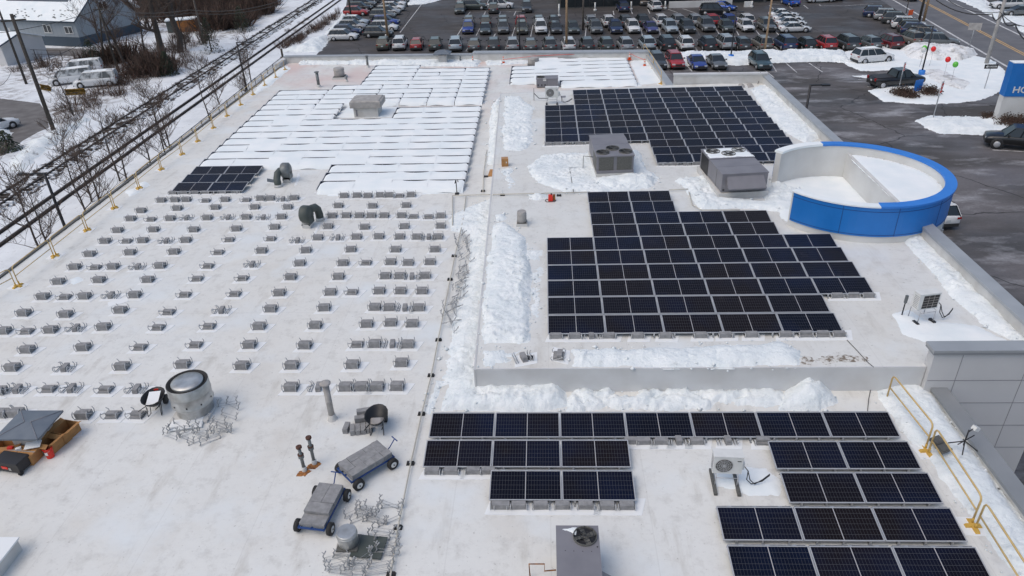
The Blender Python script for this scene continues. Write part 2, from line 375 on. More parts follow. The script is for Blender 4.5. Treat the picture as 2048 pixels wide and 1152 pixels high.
# ------------------------------------------------------------------ sky and light
w = bpy.data.worlds.new('World'); S.world = w; w.use_nodes = True
nt = w.node_tree; bg = nt.nodes['Background']; sk = nt.nodes.new('ShaderNodeTexSky'); sk.sky_type = 'NISHITA'; sk.sun_disc = False
SE, SR = R(60), R(238)
sk.sun_elevation = SE; sk.sun_rotation = SR; sk.air_density = 1.2; sk.dust_density = 3.5; sk.ozone_density = 1.2
nt.links.new(sk.outputs[0], bg.inputs[0]); bg.inputs[1].default_value = .15
sun = bpy.data.lights.new('sun', 'SUN'); sun.energy = .72; sun.angle = R(60); sun.color = (1, .93, .78)
so = bpy.data.objects.new('sun', sun); S.collection.objects.link(so)
so.rotation_euler = Vector((-math.sin(SR)*math.cos(SE), -math.cos(SR)*math.cos(SE), -math.sin(SE))).to_track_quat('-Z', 'Y').to_euler()
S.view_settings.view_transform = 'Standard'; S.view_settings.look = 'None'; S.view_settings.exposure = -.06

# ------------------------------------------------------------------ ground
g = MB(); N = 60
def gz(x, y):                                  # gentle relief away from the lot
    return GZ
g.add([(-900, -300, GZ), (900, -300, GZ), (900, 1800, GZ), (-900, 1800, GZ)], [(0, 1, 2, 3)])
struct('ground', g, mGround)
lot = [at(u, v, GZ)[:2] for u, v in ((636, 106), (656, 84), (655, 60), (690, 26), (696, -14))]
lotp = [(-30.5, 76)]+[tuple(p) for p in lot]+[(-22, 260), (58, 260)]
# street runs beside the lot
def road_x(y, off=0): return 56+(y-93.4)*.1444+off
struct('parking_lot', MB().sheet(lotp+[(road_x(260, 0), 260), (road_x(-60, 0), -60), (17, -60), (17, 76)], GZ+.01), mAsph)
struct('road', MB().sheet([(road_x(-60, -2.2), -60), (road_x(300, -2.2), 300), (road_x(300, 11.3), 300), (road_x(-60, 11.3), -60)], GZ+.03), mRoad)
rl = MB()
for off, wd in ((0, .16), (8.7, .16)):
    rl.sheet([(road_x(-60, off-wd), -60), (road_x(300, off-wd), 300), (road_x(300, off+wd), 300), (road_x(-60, off+wd), -60)], GZ+.036)
struct('road_edge_line', rl, mPaint)
rl = MB()
for off in (4.25, 4.65):
    rl.sheet([(road_x(-60, off-.09), -60), (road_x(300, off-.09), 300), (road_x(300, off+.09), 300), (road_x(-60, off+.09), -60)], GZ+.037)
struct('road_centre_line', rl, mYel)
# painted stall lines traced on the lot
sl = MB()
def line(a, b, wd=.13, z=GZ+.018):
    a = at(*a, z) if len(a) == 2 and abs(a[0]) > 200 or a[1] < 40 and a[0] > 60 else Vector((a[0], a[1], z)); b = at(*b, z)
    d = (b-a).normalized(); n_ = Vector((-d.y, d.x, 0))*wd/2
    sl.add([a+n_, b+n_, b-n_, a-n_], [(0, 3, 2, 1)])
def Z2(p): return (900+p[0]/7.877, p[1]/7.877)
def Z3(p): return (1140+p[0]/7.877, p[1]/7.877)
def Z4(p): return (1380+p[0]/7.877, p[1]/7.877)
def Z5(p): return (1600+p[0]/7.877, p[1]/7.877)
for f, L in ((Z2, [((100, 580), (215, 400)), ((412, 560), (500, 390)), ((690, 580), (715, 530)), ((975, 578), (1040, 385)), ((1270, 578), (1310, 390)), ((1555, 572), (1590, 375)),
                   ((265, 250), (320, 185)), ((530, 240), (560, 180)), ((780, 225), (800, 180)), ((1005, 245), (1040, 175)), ((250, 805), (285, 750)), ((570, 770), (585, 735)), ((870, 770), (885, 735)), ((1160, 770), (1170, 735)), ((1455, 770), (1465, 735)),
                   ((400, 475), (2040, 478)), ((700, 180), (1130, 180))]),
             (Z3, [((240, 575), (262, 370)), ((1140, 567), (1105, 370)), ((1428, 565), (1385, 370)), ((1748, 562), (1715, 480)), ((2040, 557), (1965, 375)), ((680, 170), (692, 235)), ((1225, 145), (1258, 215)), ((960, 160), (985, 220)), ((395, 220), (395, 245)),
                   ((165, 755), (165, 735)), ((460, 755), (460, 735)), ((1060, 755), (1060, 735)), ((1378, 800), (1365, 740)), ((1695, 810), (1670, 740)), ((2030, 840), (1975, 740)), ((1140, 460), (2045, 460)), ((1770, 135), (2040, 225)), ((1545, 145), (1700, 200))]),
             (Z4, [((148, 558), (92, 425)), ((470, 558), (402, 440)), ((770, 555), (735, 490)), ((1098, 553), (1040, 480)), ((1395, 548), (1345, 490)), ((128, 840), (80, 740)), ((790, 840), (700, 740)), ((1100, 840), (1020, 735)), ((1440, 840), (1330, 730)),
                   ((1250, 85), (1315, 140)), ((1515, 65), (1610, 135)), ((1790, 80), (1862, 135)), ((1250, 66), (1560, 66))]),
             (Z5, [((300, 70), (330, 92)), ((330, 92), (700, 92)), ((700, 92), (1160, 58))])):
    for a, b in L:
        A, B = f(a), f(b); z = GZ+.018; a3, b3 = at(*A, z), at(*B, z); d = (b3-a3).normalized(); q = Vector((-d.y, d.x, 0))*.065
        sl.add([a3+q, b3+q, b3-q, a3-q], [(0, 3, 2, 1)])
for a, b in (((800, 65), (848, 2)), ((1548, 155), (1500, 116)), ((1594, 145), (1573, 127)), ((1645, 144), (1618, 126)), ((1553, 143), (1545, 130)), ((1440, 143), (1425, 130)), ((1384, 143), (1375, 132)), ((1716, 159), (1738, 158)), ((1735, 173), (1752, 173)), ((1985, 300), (2048, 303)), ((1985, 123), (1999, 130))):
    z = GZ+.018; a3, b3 = at(*a, z), at(*b, z); d = (b3-a3).normalized(); q = Vector((-d.y, d.x, 0))*.065; sl.add([a3+q, b3+q, b3-q, a3-q], [(0, 3, 2, 1)])
struct('parking_line', sl, mPaint)
# drives on the far side
struct('driveway', MB().sheet([at(u, v, GZ)[:2] for u, v in ((-60, 96), (45, 96), (150, 97), (222, 104), (225, 110), (150, 112), (50, 111), (-60, 112))], GZ+.012), mDirt)
struct('muddy_yard', MB().sheet([at(u, v, GZ)[:2] for u, v in ((-200, 190), (0, 197), (80, 207), (92, 225), (98, 255), (75, 265), (45, 282), (10, 310), (-200, 360))], GZ+.012), mDirt)
struct('far_verge', MB().sheet([at(u, v, GZ)[:2] for u, v in ((1972, 0), (2002, 22), (2048, 30), (2120, 20), (2120, -12), (1960, -12))], GZ+.04), mAsph)

# ------------------------------------------------------------------ railway
def trk_x(y, x0, k=-.0285): return x0+k*(y-50)
def railway(x0, label, bed, sleepers):
    t = thing('railway_track', label, 'railway', (0, 0, GZ))
    if bed:
        X = []; ys = np.arange(-30, 420, 1.2)
        me = heap_mesh('track_bed', [(trk_x(-30, x0-1.75), -30), (trk_x(420, x0-1.75), 420), (trk_x(420, x0+1.75), 420), (trk_x(-30, x0+1.75), -30)], .0, .12, res=.45, edge=.5, seed=8, rag=.35, m=mBallast)
        link('track_bed', me, t)
    if sleepers:
        b = MB(); y = 20
        while y < 330:
            b.box((trk_x(y, x0)+random.uniform(-.1, .1), y, .17), (2.6, .24, .16), R(-1.6)+random.uniform(-.03, .03)); y += .56
        o = b.build('sleeper', mTie, t); o['kind'] = 'stuff'
    for s in (-.7175, .7175):
        b = MB(); x = x0+s
        b.prism([(trk_x(-30, x-.075), -30), (trk_x(420, x-.075), 420), (trk_x(420, x+.075), 420), (trk_x(-30, x+.075), -30)], .08 if not bed else .2, .2 if not bed else .36)
        if not bed:
            b.prism([(trk_x(-30, x-.17), -30), (trk_x(420, x-.17), 420), (trk_x(420, x+.17), 420), (trk_x(-30, x+.17), -30)], .0, .03)
        b.build('rail', mRail, t)
    return t
railway(-45.3, 'main railway track with dark sleepers and ballast showing through the snow', True, True)
railway(-40.75, 'snow buried railway track whose two thin rails run nearest the roof', False, False)

# ------------------------------------------------------------------ the dealership building
B = thing('dealership_building', 'large flat white roofed building covered with solar panels', 'building', (0, 0, GZ))
class LB(MB):                                  # mesh in world coordinates hung under the building
    def build(s, name, mats, parent=None):
        s.v = [(x, y, z-GZ) for x, y, z in s.v]; return MB.build(s, name, mats, parent or B)
XL = -28.15
def xl(y): return XL                           # left eave
YB = 77.7
lowp = [(XL, -3), (13.9, -3), (13.9, 21.6), (-2.75, 21.6), (-3.75, 60.0), (10.85, 61.3), (10.75, YB-.9), (-27.9, YB+.9)]
LB().prism(lowp, -.35, 0).build('lower_roof_deck', mRoof)
upp = [(-2.75, 21.6), (13.7, 21.6), (18.2, 21.6), (18.2, 61.5), (10.85, 61.5), (-3.75, 60.0)]
LB().prism(upp, .02, UZ).build('upper_roof_deck', mRoof2)
b = LB()                                       # outer walls below the roofs
for p, q in zip(lowp, lowp[1:]+lowp[:1]):
    p = Vector((*p, 0)); q = Vector((*q, 0)); d = (q-p); n_ = Vector((d.y, -d.x, 0)).normalized()*.1
    m_ = (p+q)/2-n_*1.2; b.box((m_.x, m_.y, (GZ-.35)/2), (d.length-.3, .18, -GZ-.35-.01), math.atan2(d.y, d.x))
b.prism([(11, 21.75), (18.1, 21.75), (18.1, 61.3), (11, 61.3)], GZ, -.37)
b.build('outer_wall', mWall)
LB().box(((-2.75+13.75)/2, 21.58, UZ/2+.012), (16.45, .05, UZ+.024)).build('roof_step', mFlash)
b = LB(); b.prism([(-2.80, 21.54), (-2.73, 21.54), (-3.73, 60.0), (-3.80, 60.0)], .0, UZ+.02)
b.box((3.5, 60.68, UZ/2), (14.65, .04, UZ+.02), R(5.09)); b.build('roof_step', mFlash)
def parapet(p, q, z0, z1, th=.42, cop=.05, inner=mCurb, cm=mCoping, over=.06, lip=.1):
    p = Vector((*p, 0)); q = Vector((*q, 0)); d = q-p; a = math.atan2(d.y, d.x); m_ = (p+q)/2
    w_ = LB().box((m_.x, m_.y, (z0+z1-cop)/2), (d.length, th, z1-cop-z0), a).build('parapet', inner)
    c_ = LB().box((m_.x, m_.y, z1-cop/2), (d.length+2*over, th+2*over, cop), a)
    c_.box((m_.x, m_.y, z1-cop/2-.05), (d.length+2*over-.01, th+2*over-.012, lip), a)
    c_.build('coping', cm)
# back wall of the lower roof (left half lower, right half a step higher)
parapet((-28.2, 78.75), (-7.6, 77.25), -.35, .72, .5)
parapet((-7.5, 77.3), (10.6, 75.6), -.35, .9, 1.0)
parapet((-28.3, 78.9), (-28.3, 76.2), -.35, .5, .4, cm=mFlash)
parapet((10.55, 75.9), (10.95, 61.9), -.35, .55, .5)
LB().box((XL+.02, 36, .04), (.16, 81, .09), R(-.0)).build('eave_flashing', mHVAC2)
LB().box((XL-.36, 36, -.5), (.3, 81, .14)).build('gutter', mIron)
# upper roof parapets
parapet((10.9, 61.85), (18.5, 61.45), UZ-.3, 1.92, .35, cm=mFlash)
parapet((18.42, 61.5), (18.42, 39.0), UZ-1.0, 1.75, .45)
parapet((18.32, 33.0), (18.32, 22.0), UZ-1.0, 1.75, .5)
# right edge of the front lower roof
mEdge = mat('dark grey coping', (.27, .285, .30), .5, .1, col2=(.23, .245, .26), nscale=.6)
parapet((14.28, 21.3), (14.28, -3), -.6, .30, .46, cop=.06, cm=mEdge)
# grey front volume at the right, its wall facing the camera
b = LB(); b.prism([(13.75, 21.35), (18.25, 21.35), (18.25, 21.78), (13.75, 21.78)], GZ, 1.92); b.build('front_wall', mWall)
b = LB().box((16.0, 21.55, 1.96), (4.75, .62, .1)); b.build('coping', mCoping); LB().box((16.0, 21.55, 1.865), (4.72, .6, .10)).build('coping', mEdge)
b = LB()
for x in (14.75, 17.1): b.box((x, 21.345, -1.5), (.012, .012, 6.5))
for z in (.62, -.42, -1.5, -2.6): b.box((16, 21.344, z), (4.45, .014, .016))
b.build('panel_joint', mHVAC)


# rotunda
RX, RY, RR = 16.15, 36.05, 4.55
def ring(r0, r1, a0, a1, z0, z1, n=64, zf=None):
    b = LB(); vs = []; 
    for i in range(n+1):
        a = a0+(a1-a0)*i/n; c, s_ = math.cos(a), math.sin(a)
        for r, z in ((r0, z0), (r1, z0), (r1, z1), (r0, z1)): vs.append((RX+r*c, RY+r*s_, z))
    fs = []
    for i in range(n):
        k = 4*i
        for j in range(4): fs.append((k+j, k+(j+1) % 4, k+4+(j+1) % 4, k+4+j))
    fs += [(0, 3, 2, 1), (4*n, 4*n+1, 4*n+2, 4*n+3)]
    return b.add(vs, fs, 0, False)
E_ = math.atan2(34.0-RY, 12.75-RX); Wn = math.atan2(39.6-RY, 12.7-RX)       # the two ends of the open ring
A0, A1 = E_, Wn+0*math.pi
if A0 > A1: A1 += 2*math.pi
A0, A1 = E_ if E_ > -math.pi else E_, Wn
if A1 < A0: A1 += 2*math.pi
RT_ = 2.92
ring(RR-.34, RR, A0, A1, UZ-.3, RT_).build('rotunda_wall', mStucco)
o = ring(RR+.004, RR+.06, A0+.03, A1-.02, 1.42, RT_-.0); o.build('blue_fascia', mBlue)
aw = A0+.42*(A1-A0)
ab = math.radians(94)
ring(RR-.4, RR+.12, A0+.92, ab, RT_+.004, RT_+.10).build('blue_coping', mBlueTop)
ring(RR-.36, RR+.10, A0, A0+.92, RT_+.004, RT_+.07).build('snowy_coping', mSnowSoft)
ring(RR-.42, RR+.08, ab, A1, RT_+.004, RT_+.13, 30).build('snowy_coping', mSnowSoft)
b = LB()
for k in range(9):
    a = A0+.03+(A1-A0-.05)*(k+1)/9.0*.999
    c, s_ = math.cos(a), math.sin(a); b.box((RX+(RR+.061)*c, RY+(RR+.061)*s_, 2.17), (.012, .025, 1.48), a)
b.build('panel_joint', mSeam)
ring(RR+.058, RR+.068, A0+.03, A1-.02, 1.50, 1.525).build('panel_joint', mSeam)
ring(RR+.058, RR+.068, A0+.03, A1-.02, RT_-.22, RT_-.195).build('panel_joint', mSeam)
ring(RR-.05, RR+.03, -1.25, 1.45, GZ, UZ-.3).build('rotunda_glass', mGlass)
b = LB()
for k in range(9):
    a = -1.25+.3*k; b.box((RX+(RR+.05)*math.cos(a), RY+(RR+.05)*math.sin(a), (GZ+UZ)/2), (.12, .12, UZ-GZ-.3), a)
b.build('mullion', mAlu)
# partition across the rotunda with the raised snow covered deck on its right
P0, P1 = at(1692, 300, 2.55), at(1798, 402, 2.55)
dr = Vector((P1.x-P0.x, P1.y-P0.y, 0)).normalized()
def circ(p, d, r):                             # where the partition line meets the inside of the ring
    ox, oy = p.x-RX, p.y-RY; bq = ox*d.x+oy*d.y; cq = ox*ox+oy*oy-r*r; s_ = math.sqrt(bq*bq-cq); return -bq-s_, -bq+s_
t0, t1 = circ(P0, dr, RR-.34)
q0 = P0+dr*t0; q1 = P0+dr*t1; m_ = (q0+q1)/2
LB().box((m_.x, m_.y, (UZ+2.5)/2), ((q1-q0).length, .16, 2.5-UZ), math.atan2(dr.y, dr.x)).build('partition_wall', mStucco)
a0 = math.atan2(q0.y-RY, q0.x-RX); a1 = math.atan2(q1.y-RY, q1.x-RX)
if a1 > a0: a1 -= 2*math.pi
arc = [(RX+(RR-.36)*math.cos(a0+(a1-a0)*i/40), RY+(RR-.36)*math.sin(a0+(a1-a0)*i/40)) for i in range(41)]
LB().prism(arc, UZ, 2.44).build('rotunda_deck', mStucco)
me = heap_mesh('snow_cover', arc, 2.44-GZ, .10, res=.12, edge=.25, seed=3, rag=.06, lump=.1, m=mSnowSoft)
link('snow_cover', me, B)
inn = [(RX+(RR-.33)*math.cos(a0+(2*math.pi+a1-a0)*i/40), RY+(RR-.33)*math.sin(a0+(2*math.pi+a1-a0)*i/40)) for i in range(41)]
inn = [p for p in inn if not (p[0] < RX-3.0 and abs(p[1]-36.9) < 2.2)]
me = heap_mesh('snow_cover', inn, UZ-GZ, .10, res=.12, edge=.3, seed=5, rag=.08, lump=.25, m=mSnowSoft)
link('snow_cover', me, B)

c_ = at(38, 1074, .5); t = thing('roof_hatch', 'corner of a white raised roof hatch at the bottom left', 'roof hatch', (c_.x-1.0, c_.y-1.0, 0))
MB().box((0, 0, .22), (1.9, 1.9, .44)).build('curb', mCurb, t); MB().box((0, 0, .47), (2.0, 2.0, .06)).build('lid', mPad, t)
# ------------------------------------------------------------------ solar panels
PW, PD, ZN, ZF, PT = 2.278, 1.134, .20, .357, 1.435
DP = math.sqrt(PD*PD-(ZF-ZN)**2); SL = (ZF-ZN)/DP
def zp(y): return ZN+(y+DP/2)*SL
def frame_mesh():
    b = MB(); w_, f = PW/2, .033
    tilt = Matrix.Rotation(math.atan(SL), 3, 'X'); c0 = Vector((0, 0, (ZN+ZF)/2))
    for cx, cy, dx, dy in ((0, -PD/2+f/2, PW, f), (0, PD/2-f/2, PW, f), (-w_+f/2, 0, f, PD-2*f), (w_-f/2, 0, f, PD-2*f)):
        b.box(c0+tilt@Vector((cx, cy, -.018)), (dx, dy, .036), mx=tilt)
    return b.mesh('frame', mAlu)
def cell_mesh():
    tilt = Matrix.Rotation(math.atan(SL), 3, 'X'); c0 = Vector((0, 0, (ZN+ZF)/2)); b = MB()
    b.box(c0+tilt@Vector((0, 0, -.012)), (PW-.068, PD-.068, .014), mx=tilt)
    me = b.mesh('cell_face', mCell); uvl = me.uv_layers.new(name='UVMap')
    for p in me.polygons:
        for li in p.loop_indices:
            v = me.vertices[me.loops[li].vertex_index].co
            uvl.data[li].uv = ((v.x+PW/2-.034)/(PW-.068), (v.y+DP/2-.034)/(DP-.068))
    return me
def rail_mesh():                               # the low steel feet that carry one module
    b = MB()
    for x in (-.75, .0, .75):
        b.box((x, DP/2+.03, .17), (.07, .03, .34)); b.box((x+.02, DP/2-.02, .30), (.12, .16, .03))
        b.box((x, 0, .012), (.06, PD+.2, .024)); b.box((x, -DP/2+.03, .10), (.07, .03, .2))
    b.box((0, DP/2+.10, .21), (PW-.08, .012, .22), mx=Matrix.Rotation(R(18), 3, 'X'))
    return b.mesh('support', mGalv)
FM, CM_, RM = frame_mesh(), cell_mesh(), rail_mesh()
def cover_mesh(seed, gap, lens, li=0., ri=0., over=.33):
    rnd = random.Random(seed); nu, nv = 30, 9; b = MB(); vs = []
    a, c = rnd.uniform(-1.05, -.3)*PW/2, rnd.uniform(.3, 1.05)*PW/2; m_ = rnd.uniform(.6, 1.15)
    for i in range(nu+1):
        x = -PW/2-.014+li+(PW+.028-li-ri)*i/nu
        g_ = gap
        if lens and a < x < c: g_ += lens*math.sin(math.pi*(x-a)/(c-a))**.45*m_
        if li: g_ += .32*max(0, 1-(x+PW/2-li)/.35)**2
        if ri: g_ += .25*max(0, 1-(PW/2-x-ri)/.25)**2
        yt = DP/2-g_; 
        if g_ < .01: yt = DP/2+.12
        yb = -DP/2-over+.03*math.sin(x*3+seed)
        endt = min(1, (i+.01)/2.5) if li else 1; ende = min(1, (nu-i+.01)/2.5) if ri else 1
        for j in range(nv+1):
            t = j/nv; t2 = t if 1 else t; y = yt+(yb-yt)*t
            base = zp(max(-DP/2, min(DP/2, y)))+.004
            th = .055*min(1, (t*nv+.0)/3. if g_ >= .01 else 1)**1.*(endt*ende)**.6
            th += .012*math.sin(x*2.3+seed+y*3)*min(1, t*3)
            z = base+th
            if y < -DP/2: k = (-DP/2-y)/over; z = (ZN+.06)*(1-k*k*.93)*(.4+.6*endt*ende) if not (endt*ende < 1 and k > .3) else z*(1-k)
            vs.append((x, y, max(z, .004)))
    fs = []
    for i in range(nu):
        for j in range(nv): k = i*(nv+1)+j; fs.append((k, k+1, k+nv+2, k+nv+1))
    b.add(vs, fs, 0, True); return b.mesh('snow_cover', mSnowSoft)
CV = {'n': [cover_mesh(s, 0, 0) for s in (1, 2)], 'l': [cover_mesh(s, .03, .15) for s in (3, 4, 5, 6, 21, 22, 23, 24)], 'g': [cover_mesh(s, .09, .07) for s in (7, 8, 9, 31)],
      'L': [cover_mesh(s, .10, .04, li=.12) for s in (11, 12)], 'R': [cover_mesh(s, .05, .10, ri=.06) for s in (13, 14)], 's': [cover_mesh(s, .09, .06, ri=.07) for s in (15, 16, 17)]}
def panel(x, y, z, arr, i, j, rz=0, sx=1, cover=None, rail=True, jn='row back'):
    kind = 'snow covered solar panel' if cover else 'dark solar panel'
    t = thing('solar_panel', f'{kind}, {ORD[i]} from left in {ORD[j]} row of the {arr}', 'solar panel', (x, y, z), rz, 'solar panels of the '+arr.replace('array ', 'array ', 1))
    t.scale = (sx, 1, 1)
    link('frame', FM, t); link('cell_face', CM_, t)
    if rail: link('support', RM, t)
    if cover: link('snow_cover', random.choice(CV[cover]), t)
    return t
W_ = 2.30
def grid(x0, y0, z, rows, arr):
    for j, (r, cols) in enumerate(rows):
        for i, c_ in enumerate(cols):
            panel(x0+(c_+.5)*W_-.012, y0-r*PT-DP/2, z, arr, i, j)
grid(-4.205, 19.935, 0, [(0, range(7)), (1, range(3)), (2, range(1, 3))], 'front array')
grid(-4.179, 19.87, 0, [(1, (5, 6)), (2, (5, 6)), (3, (4, 5, 6)), (4, (4, 5, 6))], 'front right array')
grid(-.006, 37.67, UZ, [(0, (1, 2)), (1, (1, 2)), (2, range(1, 5)), (3, range(1, 5)), (4, range(6)), (5, range(6)), (6, range(6)), (7, range(6)), (8, range(5)), (9, range(5))], 'middle array')
grid(2.246, 59.35, UZ, [(r, range(6)) for r in (0, 1, 2)]+[(r, range(-1, 6)) for r in range(3, 9)]+[(r, range(2, 6)) for r in (9, 10, 11)], 'far right array')
# big snow covered array on the left
def cxy(k, j):
    yr = 72.46-1.491*j; xr = -5.13-.0112*(yr-44); xl_ = -24.05-.031*(yr-44)
    if yr > 66: xl_ = -24.73
    ti = .32 if j >= 10 else .32+.08*(10-j)
    return xl_+(xr-xl_)*k/8, yr+ti*(8-k)/8*(1 if j > 4 else 1.)
crow = {-1: (3, 4), 0: range(3, 8), 1: range(3, 8), 2: range(3, 8), 3: range(3, 8), 4: range(2, 8), 5: range(8), 6: range(8), 7: range(8), 8: range(3), 9: (0, 1, 2, 5, 6, 7), 10: (0, 1, 2, 5, 6, 7)}
for j in range(11, 18): crow[j] = range(8)
for j in (18, 19, 20): crow[j] = (0, 1, 4, 5, 6, 7)
jj = 0
for j in sorted(crow):
    cs = list(crow[j])
    for i, k in enumerate(cs):
        x, y = cxy(k+.5, j); xa, ya = cxy(k, j); xb, yb = cxy(k+1, j)
        rz = math.atan2(yb-ya, xb-xa); sx = (xb-xa)/W_
        bare = j >= 18 and k < 2
        if bare: cv = None
        elif k == 0 or (k-1 not in cs): cv = 'L'
        elif k == 7 or (k+1 not in cs): cv = 'R'
        elif j <= 8: cv = random.choice('sssssgg')
        else: cv = random.choice('llllggggn')
        panel(x, y-DP/2, 0, 'left array', i, jj, rz, sx, cv, rail=bare or j in (7, 10))
    jj += 1
for j in range(7):
    yt = 75.78-1.5*j; cs = {0: range(1, 5), 1: range(1, 5), 6: range(2, 5)}.get(j, range(5)); cs = list(cs)
    for i, k in enumerate(cs):
        cv = 'L' if (k == cs[0] and j > 1) else 'R' if k == 4 else random.choice('nnnlg' if k < 2 else 'lllgn')
        panel(-3.36+2.34*(k+.5), yt-DP/2-.03*k+.05, 0, 'back array', i, j, 0, 1.017, cv, rail=False)

# ------------------------------------------------------------------ ballast block stands
def arm(b, x, lean=0, h=.30, r=.017):
    b.tube([(x, .24, .02), (x, -.24, .02), (x+lean*.5, -.27, h*.55), (x+lean, -.22, h*.9), (x+lean*.9, -.15, h)], r, 5)
    b.tube([(x, .22, .02), (x+lean*.4, .25, h*.5), (x+lean*.8, .19, h*.95)], r, 5)
    if abs(lean) < .1: b.tube([(x+lean, -.22, h*.9), (x, .10, .06)], r, 4)
mBrk = mat('bracket zinc', (.47, .48, .49), .45, .2)
def stand(kind, low=False):
    t = link('ballast_stand', None)
    pb = MB(); pb.prism([(-.44, -.43), (.44, -.43), (.64, .26), (-.26, .26)], .0, .014)
    pb.build('slip_sheet', mPad, t)
    if kind == 'full': L = [(-.0, -.13, .055), (.0, -.13, .160), (.01, .08, .055), (.01, .08, .160), (.0, -.13, .262)] if not low else [(0, -.13, .055), (0, -.13, .158), (0, .08, .055)]
    elif kind == 'half': L = [(.02, -.13, .055), (.02, .08, .055), (.03, -.06, .160)]
    else: L = None
    for i, p in enumerate(L or ()):
        MB().box(p, (.44, .195, .098), random.uniform(-.015, .015)).build('block', mConc, t)
    if not L:
        for p in ((.02, -.05, .055), (.02, -.03, .158)): MB().box(p, (.20, .40, .098), .06).build('block', mConc, t)
    for s in (-1, 1):
        b = MB(); arm(b, s*(.255 if L else .24), 0 if s > 0 or low else (-.04 if kind == 'full' else -.09), .19 if low else .25 if kind != 'full' else .33)
        if not L: arm(b, s*.33, s*.03 if low else s*.06, .18 if low else .22)
        b.build('bracket', mBrk, t)
    return t
SP = {k: stand(k) for k in ('full', 'half', 'small')}; SP.update({k+'_low': stand(k, True) for k in ('full', 'half', 'small')})
KIND = {'f': 'full', 'h': 'half', 's': 'small'}
WORD = {'f': 'tall block stand', 'h': 'low block stand', 's': 'narrow block stand'}
SUSED = set()
def put_stand(k, p, label, group, rz=0, low=''):
    o = SP[KIND[k]+low]
    if k+low in SUSED: o = dup(o)
    SUSED.add(k+low); o.location = p; o.rotation_euler = (0, 0, rz); tag(o, label, 'ballast stand', group); return o
for q in SP.values(): KIDS[q.name] = list(q.children)
def conv(reg, pts):
    ox, oy, f = {'A': (0, 280, 3.84), 'B': (500, 280, 3.84), 'C': (0, 570, 3.84), 'D': (500, 570, 3.84)}[reg]
    return [(ox+p[0]/f, oy+p[1]/f, p[2] if len(p) > 2 else 'f') for p in pts]
rowsA = [
 conv('A', [(1240, 490), (1345, 487), (1432, 485), (1578, 490, 'h'), (1730, 485), (1890, 485, 'h')])+conv('B', [(82, 475), (157, 475), (250, 480, 's'), (340, 472), (722, 455), (822, 453), (905, 455), (1000, 450), (1070, 450), (1147, 453, 'h'), (1237, 448)]),
 conv('A', [(1085, 570), (1362, 552), (1655, 545)])+conv('B', [(37, 543), (290, 543), (680, 532), (942, 535), (1200, 530)]),
 conv('A', [(1005, 632), (1158, 635, 'h'), (1308, 630), (1432, 625, 's'), (1592, 625), (1750, 622, 's'), (1892, 620)])+conv('B', [(100, 622, 's'), (242, 618), (630, 610), (740, 608), (840, 608), (932, 608), (1030, 608), (1165, 608), (1255, 613, 'h'), (1370, 615, 'h'), (1465, 610)]),
 conv('A', [(905, 722), (1180, 717), (1490, 717), (1815, 710)])+conv('B', [(190, 697), (600, 692), (880, 697), (1185, 692), (1465, 688)]),
 conv('A', [(808, 805), (970, 803, 'h'), (1097, 800), (1275, 803, 's'), (1428, 798), (1758, 792, 'h')])+conv('B', [(158, 785, 'h'), (362, 800, 's'), (522, 778), (672, 778, 's'), (818, 773), (990, 770), (1150, 772), (1282, 773), (1370, 773, 's'), (1443, 772)]),
 conv('A', [(690, 905), (1000, 893), (1338, 888), (1675, 890, 'h')])+conv('B', [(90, 880), (430, 877), (775, 870), (1118, 870), (1420, 870)]),
 conv('A', [(575, 1005), (730, 1005, 'h'), (868, 1002), (1055, 1003, 's'), (1230, 995), (1595, 995, 'h'), (1935, 985, 's')])+conv('B', [(382, 977), (715, 975), (890, 970, 'h'), (1080, 967), (1215, 973), (1383, 967)]),
 conv('A', [(450, 1118), (762, 1105), (1137, 1103), (1510, 1093, 'h'), (1860, 1090, 'h')])+conv('B', [(313, 1083), (680, 1080), (1040, 1075), (1150, 1075), (1240, 1078, 's'), (1345, 1073)]),
 conv('C', [(330, 120), (495, 120, 'h'), (650, 117), (850, 110, 's'), (1035, 107), (1415, 103, 'h'), (1800, 97, 'h')])+conv('D', [(225, 92), (617, 87), (783, 83, 'h'), (993, 77), (1157, 77), (1322, 77)]),
 conv('C', [(185, 247), (505, 257), (925, 225), (1290, 237, 'h'), (1700, 225, 's')])+conv('D', [(160, 215), (570, 207), (960, 203), (1070, 205), (1187, 207, 's'), (1297, 207)]),
 conv('C', [(30, 385), (200, 385, 'h'), (390, 377), (580, 363, 's'), (795, 355), (1210, 355, 'h'), (1600, 347, 'h')])+conv('D', [(70, 350), (503, 343), (897, 333), (1080, 323), (1245, 330)]),
 conv('C', [(210, 530), (640, 512), (1070, 508, 'h'), (1497, 490, 'h'), (1915, 493)])+conv('D', [(422, 497), (820, 487, 'h'), (958, 487), (1090, 487, 's'), (1212, 490)]),
 conv('C', [(95, 668), (495, 670, 's'), (937, 660), (1405, 645), (1860, 655)])+conv('D', [(320, 652), (787, 647), (1163, 633)]),
 conv('C', [(-10, 850), (130, 835, 's'), (370, 830, 'h'), (545, 830, 's'), (805, 835, 'h'), (1045, 835, 's')])+conv('D', [(315, 822), (523, 820, 's'), (735, 820), (855, 818), (975, 818), (1130, 815)]),
 conv('C', [(5, 1025), (120, 1020), (640, 1035), (860, 1030, 'h'), (1050, 1030, 'h')])]
for r, row_ in enumerate(rowsA):
    for i, (u, v, k) in enumerate(row_):
        p = at(u, v-3, 0); p.y += .12
        put_stand(k, p, f'{WORD[k]}, {ORD[i]} from the left in the {ORD[r]} row from the back', 'block stands on the open roof', R(random.uniform(-2, 2)))
